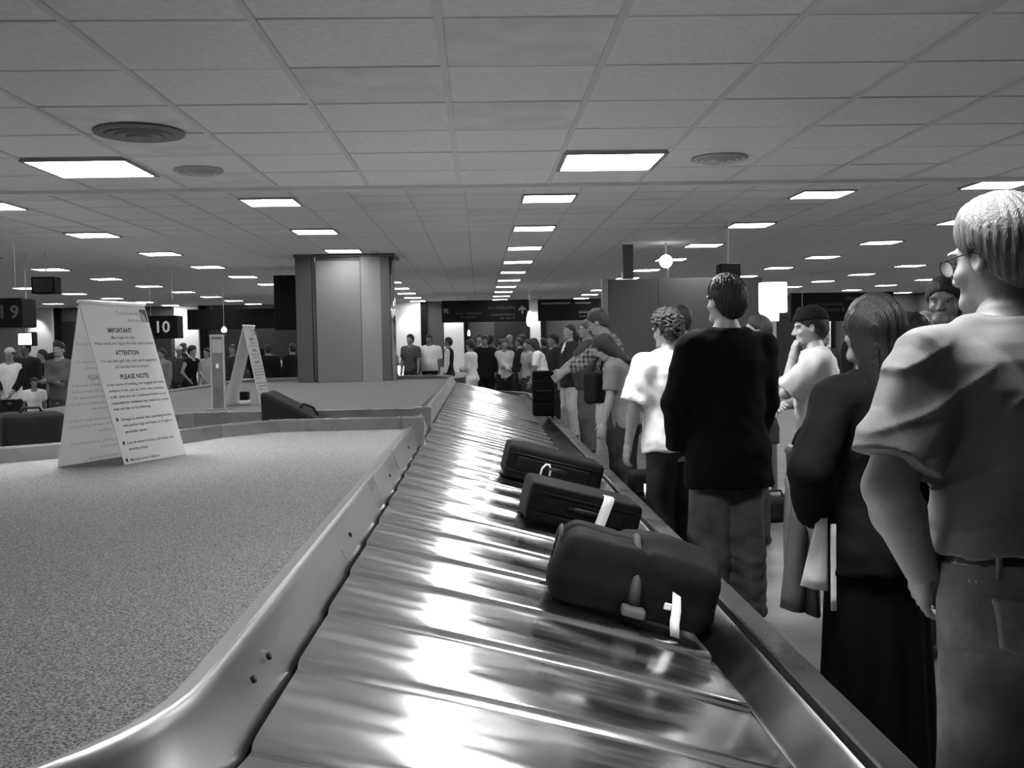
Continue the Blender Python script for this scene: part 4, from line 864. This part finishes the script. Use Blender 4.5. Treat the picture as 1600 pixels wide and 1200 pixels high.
def duf(P):
    x, y, z = P.T; d = rbox(P, (0, 0, 0.12), (0.28, 0.21, 0.115), 0.07); d = smin(d, ell(P, (-0.14, -0.12, 0.09), (0.17, 0.12, 0.09)), 0.05); d = smin(d, ell(P, (0.10, 0.05, 0.18), (0.2, 0.16, 0.08)), 0.06)
    d = d + 0.010 * folds(P, 5, 17, (0.8, 1, 1)) + 0.010 * np.exp(-((x + 0.03 + 0.3 * y) / 0.012) ** 2) + 0.010 * np.exp(-((y + 0.06 + 0.1 * np.sin(x * 9)) / 0.012) ** 2) * (x < 0)
    return np.maximum(d, 0.004 - z)
m_duf = mat('duffel_nylon', 0.006, 0.7, spec=0.08, noise=0.2, nscale=12, bump=0.35, bscale=160)
add('bag_body', np_mesh([surfnet(duf, (-0.36, -0.3, 0), (0.36, 0.3, 0.32), 0.009) + (0,)], [m_duf]), db)
add('end_piping', tube([(-0.285, 0.12 * math.cos(a) * 1.25, 0.12 + 0.10 * math.sin(a)) for a in np.linspace(0, 2 * PI, 24, endpoint=False)], 0.009, mat('case_trim', 0.008, 0.4), 6, True), db)
add('strap_tab', box((-0.045, -0.30, 0.035), (0.035, -0.235, 0.065), mat('webbing', 0.07, 0.7), 0.012, 3, True), db)
add('strap', tube([(-0.005, -0.24, 0.06), (-0.01, -0.22, 0.12), (-0.015, -0.16, 0.20), (-0.02, 0.0, 0.25), (-0.03, 0.16, 0.2)], [0.022, 0.02, 0.016, 0.014, 0.012], mat('webbing_dark', 0.03, 0.7), 8), db)
add('luggage_tag', mesh(*sheet_pts([((0.115, -0.215, 0.135), (0.145, -0.215, 0.125)), ((0.12, -0.245, 0.09), (0.152, -0.245, 0.085)), ((0.122, -0.26, 0.045), (0.155, -0.26, 0.04)), ((0.13, -0.285, 0.006), (0.162, -0.285, 0.004))]), mat('tag_paper', 0.85, 0.6), True), db, 'white airline tag')
add('tag_stub', box((0.095, -0.235, 0.075), (0.122, -0.228, 0.098), mat('tag_paper', 0.85, 0.6), 0.003, 1), db)
def topz(x, y):
    P = np.array([[x, y, 0.4]]);
    for _ in range(60): P[0, 2] -= max(duf(P)[0] * 0.6, 0.0005)
    return P[0, 2]
tz = topz(0.19, -0.12); add('logo_patch', box((0.165, -0.135, tz - 0.006), (0.205, -0.105, tz + 0.004), mat('patch_dark', 0.06, 0.6), 0.002, 1), db); add('logo_mark', box((0.178, -0.13, tz + 0.002), (0.196, -0.112, tz + 0.006), m_white, 0.002, 1), db)
us = suitcase('tall black round-topped suitcase standing on the rim before the khaki trousers', 0.795, 13.15, 0, 0.27, 0.2, 0.58, 0.008, tilt=False, z=0.568)
sw = suitcase('dark upright suitcase with white tag on the floor beside the white tee shirt', 1.17, 7.25, 0, 0.26, 0.24, 0.60, 0.015, tilt=False, z=0.0, tag_=[((-0.06, -0.165, 0.53), (-0.03, -0.165, 0.53)), ((-0.062, -0.17, 0.48), (-0.032, -0.17, 0.48)), ((-0.055, -0.17, 0.43), (-0.025, -0.17, 0.43))])
def softbag(name, label, x, y, z, rzd, f, lo, hi, v, vox=0.014):
    t = thing(name, label, 'bag', (x, y, z), rad(rzd)); mm = mat('soft_%03d' % int(v * 1000), v * 0.6, 0.65, spec=0.12, noise=0.2, nscale=10, bump=0.3, bscale=150)
    add('bag_body', np_mesh([surfnet(f, lo, hi, vox) + (0,)], [mm]), t); return t
fb = softbag('travel_bag', 'small dark bag on the floor behind the young man', 2.42, 8.5, 0, 10, lambda P: np.maximum(rbox(P, (0, 0, 0.1), (0.14, 0.1, 0.1), 0.05) + 0.006 * folds(P, 3, 25), 0.003 - P[:, 2]), (-0.2, -0.15, 0), (0.2, 0.15, 0.25), 0.012)
add('handle', tube([(-0.07, 0, 0.19), (-0.05, 0, 0.25), (0.05, 0, 0.25), (0.07, 0, 0.19)], 0.01, m_black, 8), fb)
sb2 = softbag('shoulder_bag', 'dark shoulder bag clutched by the woman with bent head', 1.0, 9.03, 0.97, 60, lambda P: rbox(P, (0, 0, 0.14), (0.13, 0.07, 0.14), 0.05) + 0.006 * folds(P, 4, 25), (-0.18, -0.12, -0.02), (0.18, 0.12, 0.32), 0.012)
add('strap', tube([(-0.1, 0, 0.22), (-0.06, -0.03, 0.36), (0.0, -0.06, 0.46), (0.06, -0.05, 0.38), (0.1, 0, 0.22)], 0.012, m_black, 6), sb2)
def wedge(P): x, y, z = P.T; return smax(rbox(P, (0, 0, 0.16), (0.30, 0.22, 0.16), 0.04), (z - 0.31) * 0.88 + (x + 0.27) * 0.47, 0.03) + 0.004 * folds(P, 1, 18)
wb = softbag('travel_bag', 'dark wedge-shaped bag riding the feed belt', -1.36, 8.12, 0.862, 0, lambda P: np.maximum(wedge(P), 0.003 - P[:, 2]), (-0.36, -0.28, 0), (0.36, 0.28, 0.36), 0.012, 0.012)
add('handle', tube([(0.0, -0.2, 0.19), (0.03, -0.23, 0.22), (0.10, -0.23, 0.19), (0.13, -0.2, 0.13)], 0.01, m_black, 8), wb)
lb = softbag('travel_bag', 'dark boxy bag on the feed belt left of the near notice board', -2.98, 7.0, 0.862, 30, lambda P: np.maximum(rbox(P, (0, 0, 0.12), (0.19, 0.15, 0.13), 0.03) + 0.004 * folds(P, 6, 20), 0.003 - P[:, 2]), (-0.25, -0.2, 0), (0.25, 0.2, 0.3), 0.012, 0.012)
add('handle', tube([(-0.07, 0, 0.24), (-0.05, 0, 0.28), (0.05, 0, 0.28), (0.07, 0, 0.24)], 0.01, m_black, 8), lb)

# ------------------------------------------------------------------ folding notice boards
LINES = [("Continental", .50, .85, .072, .030, 0, 1), ("Airlines", .655, .855, .118, .030, 0, 1), ("IMPORTANT", .30, .675, .186, .036, .03, 0), ("Many bags look alike.", .33, .70, .226, .022, .01, 0),
 ("Please match your bag to the claim check number.", .06, .975, .262, .022, .01, 0), ("ATTENTION", .325, .69, .328, .036, .03, 0), ("You may claim golf clubs, pets, sport equipment", .07, .95, .372, .022, .01, 0), ("and oversize items at strip 8-1.", .26, .81, .410, .022, .01, 0),
 ("PLEASE NOTE", .30, .745, .478, .036, .03, 0), ("In the course of handling, your baggage will show", .07, .96, .518, .022, .01, 0), ("evidence of use, such as, minor cuts, scratches,", .07, .945, .556, .022, .01, 0), ("scuffs, dents and soil. Continental Airlines is not", .065, .955, .594, .022, .01, 0), ("responsible for conditions that result from normal", .06, .97, .632, .022, .01, 0), ("wear and tear or the following:", .06, .64, .668, .022, .01, 0),
 ("Damage to wheels, feet, extending handles", .13, .945, .735, .022, .01, 0), ("over-packed bags and items of a fragile or", .135, .94, .772, .022, .01, 0), ("perishable nature", .14, .48, .812, .022, .01, 0), ("Loss of external locks, pull straps and", .12, .87, .880, .022, .01, 0), ("security straps", .12, .42, .918, .022, .01, 0), ("Manufacturer's defects", .10, .56, .984, .022, .01, 0)]
BUL = [.735, .880, .984]
m_board = mat('white_board', 0.66, 0.35, spec=0.4)
_nt = m_board.node_tree; _tr = _nt.nodes.new('ShaderNodeBsdfTranslucent'); _tr.inputs[0].default_value = (0.75, 0.75, 0.75, 1); _mx = _nt.nodes.new('ShaderNodeMixShader'); _mx.inputs[0].default_value = 0.45
_nt.links.new(_nt.nodes['Principled BSDF'].outputs[0], _mx.inputs[1]); _nt.links.new(_tr.outputs[0], _mx.inputs[2]); _nt.links.new(_mx.outputs[0], _nt.nodes['Material Output'].inputs[0])
m_ink = mat('black_ink', 0.012, 0.6); m_ghost = mat('show_through', 0.44, 0.5); m_ink2 = mat('grey_ink', 0.18, 0.6)
def notice(label, rn, u, wd, bR, bL, detail):
    # rn: near end of the ridge, u: unit vector along the ridge, bR / bL: near bottom corners of the two leaves
    rn, u, bR, bL = Vector(rn), Vector(u).normalized(), Vector(bR), Vector(bL)
    t = thing('notice_board', label, 'sign', tuple((bR + bL) / 2)); off = (bR + bL) / 2
    def leaf(b, side):
        v = (b - rn); H_ = v.length; v.normalize(); n = u.cross(v).normalized()
        if n.z < 0: n = -n
        th = 0.005; c = [rn, rn + u * wd, rn + u * wd + v * H_, rn + v * H_]
        vs = [p - off for p in c] + [p - off - n * th for p in c]
        o_ = add('leaf', mesh(vs, [(0, 1, 2, 3), (7, 6, 5, 4), (0, 4, 5, 1), (1, 5, 6, 2), (2, 6, 7, 3), (3, 7, 4, 0)], m_board), t)
        bm = bmesh.new(); bm.from_mesh(o_.data); bmesh.ops.recalc_face_normals(bm, faces=bm.faces); bm.to_mesh(o_.data); bm.free()
        return o_, v, n, H_
    L_, vL, nL, HL = leaf(bL, -1); R_, vR, nR, HR = leaf(bR, 1)
    rr = 0.012; arc = [rn - off + Vector((0, 0, -0.004))]
    add('hinge', tube([rn - off - u * 0.001, rn - off + u * (wd + 0.001)], 0.011, mat('hinge_white', 0.8, 0.4), 12), t)
    def put_text(txt, ua, ub, vv, size, bold, mt, org, uu, vd, nn, Hh, parent, lift):
        me = text_mesh(txt, size, mt, bold); xs_ = [q.co.x for q in me.vertices]; w0, w1 = min(xs_), max(xs_); k = (ub - ua) * wd / (w1 - w0)
        for q in me.vertices:
            px = ua * wd + (q.co.x - w0) * k; q.co = org - off + uu * px + vd * (vv * Hh - q.co.y) + nn * lift
        me.update(); add('lettering', me, parent)
    for i, (txt, ua, ub, vv, size, bold, light) in enumerate(LINES):
        put_text(txt, ua, ub, vv, size, bold, m_ink2 if light else m_ink, rn, u, vR, nR, HR, R_, 0.0009)
        if detail and i > 3: put_text(txt, 1 - ub, 1 - ua, vv, size, bold, m_ghost, rn, u, vL, -nL, HL, L_, 0.0065)
    for vv in BUL:
        c = rn - off + vR * (vv * HR) + nR * 0.001; a, b = 0.055 * wd if vv < .9 else 0.03 * wd, 0.018
        add('bullet', mesh([c + u * a, c + u * (a + b), c + u * (a + b) - vR * b, c + u * a - vR * b], [(0, 1, 2, 3)], m_ink), R_)
    # airline emblem: dark square with a pale quarter globe
    q = lambda a, b, l: rn - off + u * (a * wd) + vR * (b * HR) + nR * l
    add('emblem', mesh([q(.88, .035, .001), q(.985, .035, .001), q(.985, .118, .001), q(.88, .118, .001)], [(3, 2, 1, 0)], m_ink), R_)
    gl = [q(.89, .118, .0014)] + [q(.89 + .072 * math.sin(a), .118 - .068 * math.cos(a), .0014) for a in np.linspace(0, PI / 2, 9)]
    add('emblem_globe', mesh(gl, [tuple(range(len(gl)))[::-1]], mat('emblem_grey', 0.3, 0.6)), R_)
    return t
Z_D = 0.9085
notice('white folding notice board printed with baggage warnings, on the front carpet', (-2.086, 5.527, 1.770), (0.18, 0.50, 0), 0.53, (-1.88, 5.538, Z_D), (-2.222, 5.516, Z_D), True)
zd2 = zr(0, 10.1) + 0.002
notice('smaller-looking white folding notice board on the rear carpet near the column', (-2.29, 10.22, 1.725), (0.02, 0.42, 0), 0.42, (-2.135, 10.2, zd2), (-2.50, 10.25, zd2), False)
t = thing('display_stand', 'narrow grey upright display stand beside the far notice board', 'display', (-2.39, 9.62, zr(0, 9.5) + 0.001))
add('base', box((-0.09, -0.12, 0), (0.09, 0.16, 0.012), m_grey, 0.004), t); add('board', box((-0.056, -0.03, 0.012), (0.056, 0.0, 0.665), mat('stand_board', 0.1, 0.5, noise=0.3, nscale=8), 0.003), t)
for sx in (-1, 1): add('frame_side', box((sx * 0.056 - 0.006, -0.036, 0.012), (sx * 0.056 + 0.006, 0.006, 0.672), mat('stand_frame', 0.3, 0.4), 0.002), t)
add('top_cap', box((-0.066, -0.036, 0.665), (0.066, 0.006, 0.685), mat('stand_frame', 0.3, 0.4), 0.003), t); add('panel_print', box((-0.045, -0.033, 0.52), (0.045, -0.029, 0.64), mat('stand_print', 0.25, 0.6)), t)
for sx in (-0.012, 0.002): add('panel_mark', box((sx, -0.034, 0.38), (sx + 0.008, -0.029, 0.42), m_white), t)
t = thing('small_box', 'small dark box on a white base under the far notice board', 'box', (-2.36, 10.52, zr(0, 10.52) + 0.001))
add('base', box((-0.055, -0.05, 0), (0.055, 0.05, 0.045), m_white, 0.018, 3, True), t); add('case', box((-0.042, -0.04, 0.045), (0.042, 0.04, 0.13), m_black, 0.004), t)

# ------------------------------------------------------------------ hanging signs, screens, partition
def hang_sign(label, lo, hi, top, texts, v=0.010, cat='sign', name='hanging_sign', round_=0.02):
    cx, cy = (lo[0] + hi[0]) / 2, (lo[1] + hi[1]) / 2
    t = thing(name, label, cat, (cx, cy, lo[2])); mm = mat('sign_body_%d' % int(v * 1000), v * 0.7, 0.6, spec=0.1)
    add('panel', box((lo[0] - cx, lo[1] - cy, 0), (hi[0] - cx, hi[1] - cy, hi[2] - lo[2]), mm, round_, 2), t)
    w_ = hi[0] - lo[0]
    for sx in (-0.3, 0.3): add('hanger_rod', tube([(sx * w_, 0, hi[2] - lo[2] - 0.01), (sx * w_, 0, top - lo[2])], 0.005, m_bar, 8), t)
    for txt, x, z, size, b, face_, vv in texts:
        me = text_mesh(txt, size, mat('sign_ink_%d' % int(vv * 100), vv, 0.6), b, 'CENTER')
        o_ = add('lettering', me, t)
        if face_ == 'side': o_.location = (hi[0] - cx + 0.003, x, z); o_.rotation_euler = (PI / 2, 0, PI / 2)
        else: o_.location = (x, lo[1] - cy - 0.003, z); o_.rotation_euler = (PI / 2, 0, 0)
    return t
def arrow(t, x, z, s_, y, v, ang=0):
    pts = [(-0.12, -0.5), (0.12, -0.5), (0.12, 0.1), (0.42, -0.15), (0.5, 0.05), (0, 0.5), (-0.5, 0.05), (-0.42, -0.15), (-0.12, 0.1)]
    c, q = math.cos(ang), math.sin(ang)
    me = mesh([(x + s_ * (a * c - b * q), y, z + s_ * (a * q + b * c)) for a, b in pts], [(0, 1, 2, 8), (2, 3, 4, 5), (8, 2, 5), (8, 5, 6, 7)], mat('sign_ink_%d' % int(v * 100), v, 0.6)); add('arrow', me, t)
def smear(t, xa, xb, z, h_, v, y, seed):
    # lettering too faint to read: a row of short upright strokes
    random.seed(seed); bm = bmesh.new(); x = xa
    while x < xb:
        w_ = random.uniform(0.4, 0.8) * h_
        if random.random() < 0.85:
            k = random.uniform(0.5, 1.0); box_bm(bm, (x, y - 0.003, z - h_ / 2), (x + w_ * 0.3, y + 0.003, z - h_ / 2 + h_ * k)); box_bm(bm, (x + w_ * 0.3, y - 0.003, z - h_ / 2), (x + w_ * 0.75, y + 0.003, z - h_ / 2 + h_ * 0.25))
        x += w_
    o_ = add('faint_lettering', bm_mesh(bm, mat('sign_ink_%d' % int(v * 100), v, 0.6)), t); o_['kind'] = 'stuff'
hang_sign('black hanging sign with the number 10', (-6.35, 19.8, 1.70), (-5.66, 20.2, 2.13), Z2, [('10', 0.06, 0.12, 0.30, 0.02, 'front', 0.75)])
hang_sign('large black hanging sign with a faint 1 and 9', (-6.75, 13.7, 1.825), (-5.9, 14.15, 2.205), Z2, [('1', 0.17, 0.12, 0.24, 0.02, 'front', 0.05), ('9', 0.33, 0.12, 0.24, 0.02, 'front', 0.07)])
hang_sign('tall black hanging sign beside the column', (-4.08, 21.0, 1.84), (-3.45, 21.15, 2.93), Z2, [])
t = hang_sign('wide black overhead sign with faint arrows and lettering', (-1.2, 34.0, 2.18), (1.62, 34.2, 2.89), Z2, [])
smear(t, -0.95, -0.1, 0.30, 0.07, 0.05, -0.105, 1); smear(t, -0.85, -0.25, 0.18, 0.06, 0.05, -0.105, 2); smear(t, 0.1, 1.0, 0.48, 0.12, 0.035, -0.105, 3); smear(t, 0.2, 0.95, 0.24, 0.07, 0.06, -0.105, 4); smear(t, 0.5, 0.95, 0.12, 0.07, 0.05, -0.105, 5)
arrow(t, 1.22, 0.38, 0.26, -0.105, 0.14); arrow(t, -1.26, 0.38, 0.2, -0.105, 0.12, PI / 4)
t = hang_sign('black overhead sign with grey lines beside the partition', (1.94, 34.0, 2.18), (3.95, 34.2, 2.88), Z2, [])
smear(t, 0.32, 0.8, 0.28, 0.09, 0.2, -0.105, 6); smear(t, 0.34, 0.8, 0.14, 0.06, 0.14, -0.105, 7)
for a, b in ((-0.9, 0.05), (0.2, 0.72)): add('grey_streak', box((a, -0.106, 0.54), (b, -0.1, 0.59), mat('sign_ink_12', 0.12, 0.6)), t)  # plain grey strips along the sign face
t = hang_sign('long black overhead sign with faint parking lettering above the crowd', (7.85, 26.0, 1.89), (10.45, 26.2, 2.61), Z2, [('Parking Floors 6 & 7', -0.35, 0.24, 0.17, 0, 'front', 0.05)])
smear(t, -0.9, 0.0, 0.44, 0.07, 0.03, -0.105, 8); smear(t, 0.1, 1.0, 0.58, 0.09, 0.04, -0.105, 9)
arrow(t, -1.1, 0.28, 0.2, -0.105, 0.08); arrow(t, 1.05, 0.32, 0.2, -0.105, 0.12)
hang_sign('black hanging sign over the far left walkway', (-9.4, 34, 2.1), (-5.6, 34.2, 2.75), Z2, [])
def hang_monitor(label, x, y, z, w_, h_, lit):
    t = thing('monitor', label, 'monitor', (x, y, z)); m_ = mat('monitor_case', 0.007, 0.6, spec=0.1)
    add('housing', box((-w_ / 2, 0, 0), (w_ / 2, w_ * 0.8, h_), m_, 0.02, 2), t)
    add('screen', box((-w_ * 0.42, -0.006, h_ * 0.1), (w_ * 0.42, 0.004, h_ * 0.9), mat('screen_lit', 0.5, 0.3, emit=4.0) if lit else mat('screen_dark', 0.008, 0.15), 0.004, 1), t)
    add('bracket', tube([(0, w_ * 0.4, h_ - 0.01), (0, w_ * 0.4, Z2 - z)], 0.012, m_bar, 8), t); return t
hang_monitor('black monitor hung from the ceiling above the raglan shirt', -6.98, 17.0, 2.43, 0.37, 0.27, False)
hang_monitor('black monitor hung from the ceiling above the partition', 3.4, 14.0, 2.31, 0.29, 0.21, False)
hang_monitor('lit white monitor behind the man in the visor cap', -7.42, 17.3, 1.595, 0.25, 0.23, True)
t = thing('light_box_sign', 'bright white lit sign box on a pole beside the partition', 'sign', (2.84, 10.0, 0))
add('base', box((-0.2, -0.2, 0), (0.2, 0.2, 0.03), m_grey, 0.01), t); add('pole', tube([(0, 0, 0.03), (0, 0, 1.68)], 0.03, m_grey, 10), t)
add('light_box', box((-0.128, -0.05, 1.755), (0.128, 0.05, 2.045), mat('lit_panel', 0.8, 0.4, emit=6.0), 0.015, 2), t); add('lower_panel', box((-0.12, -0.04, 1.67), (0.05, 0.04, 1.755), mat('lit_panel_low', 0.8, 0.4, emit=0.9), 0.006, 1), t)
pt = thing('partition', 'grey free-standing partition of three tall panels', 'partition', (0, 18.0, 0)); m_p = mat('partition_panel', 0.085, 0.6)
for a, b in ((2.24, 3.10), (3.108, 4.03), (4.038, 4.92)): add('panel', box((a, -0.03, 0), (b, 0.03, 2.56), m_p, 0.004, 1), pt)
add('end_strip', box((2.13, -0.05, 0), (2.236, 0.05, 2.57), mat('partition_edge', 0.22, 0.5), 0.01), pt)
t = thing('ceiling_panel', 'narrow grey board hanging from the ceiling above the partition', 'panel', (2.51, 17.4, 2.53)); add('board', box((-0.085, -0.03, 0), (0.085, 0.03, Z2 - 2.53), mat('board_grey', 0.07, 0.6), 0.004), t); add('edge_trim', box((-0.11, -0.03, 0), (-0.09, 0.03, 0.12), mat('pale_trim', 0.7, 0.4)), t)  # grey board with a short pale trim on its edge
t = thing('dome_camera', 'white dome camera hanging above the partition', 'lamp', (3.11, 17.2, 2.53))
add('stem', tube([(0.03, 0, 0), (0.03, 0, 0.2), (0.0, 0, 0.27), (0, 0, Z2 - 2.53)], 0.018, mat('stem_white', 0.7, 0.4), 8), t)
bm = bmesh.new(); bmesh.ops.create_uvsphere(bm, u_segments=20, v_segments=12, radius=0.11); bmesh.ops.translate(bm, verts=bm.verts, vec=(0, 0, 0.27)); add('dome', bm_mesh(bm, mat('dome_plastic_glow', 0.8, 0.4, emit=5.0), True), t)  # dome camera is no lamp; emission added to copy light falling on it
def wall_lamp(label, x, y, z, w_, h_):
    t = thing('pendant_lamp', label, 'lamp', (x, y, z)); n = 14; prof = [(0.3, 0), (0.8, 0.08), (1.0, 0.3), (0.85, 0.65), (0.5, 0.95), (0.2, 1.0)]
    vs = [(w_ / 2 * a * math.cos(2 * PI * i / n), w_ / 2 * a * math.sin(2 * PI * i / n), b * h_) for a, b in prof for i in range(n)]
    fs = [(k * n + i, k * n + (i + 1) % n, (k + 1) * n + (i + 1) % n, (k + 1) * n + i) for k in range(len(prof) - 1) for i in range(n)] + [tuple(range(n))[::-1], tuple(range(len(vs) - n, len(vs)))]
    add('shade', mesh(vs, fs, mat('pendant_glass', 0.8, 0.4, emit=7.0), True), t); add('cord', tube([(0, 0, h_), (0, 0, Z2 - z)], 0.004, m_bar, 6), t)
wall_lamp('glowing drop-shaped pendant lamp between the two overhead signs', 1.47, 30.0, 1.95, 0.2, 0.44)
wall_lamp('small glowing pendant lamp under the long parking sign', 6.25, 20.0, 1.80, 0.1, 0.2)
wall_lamp('small round glowing lamp beside the display stand', -6.05, 25.0, 1.87, 0.13, 0.13)
wall_lamp('slim glowing lamp in the far doorway', -0.35, 36.0, 1.75, 0.09, 0.2)
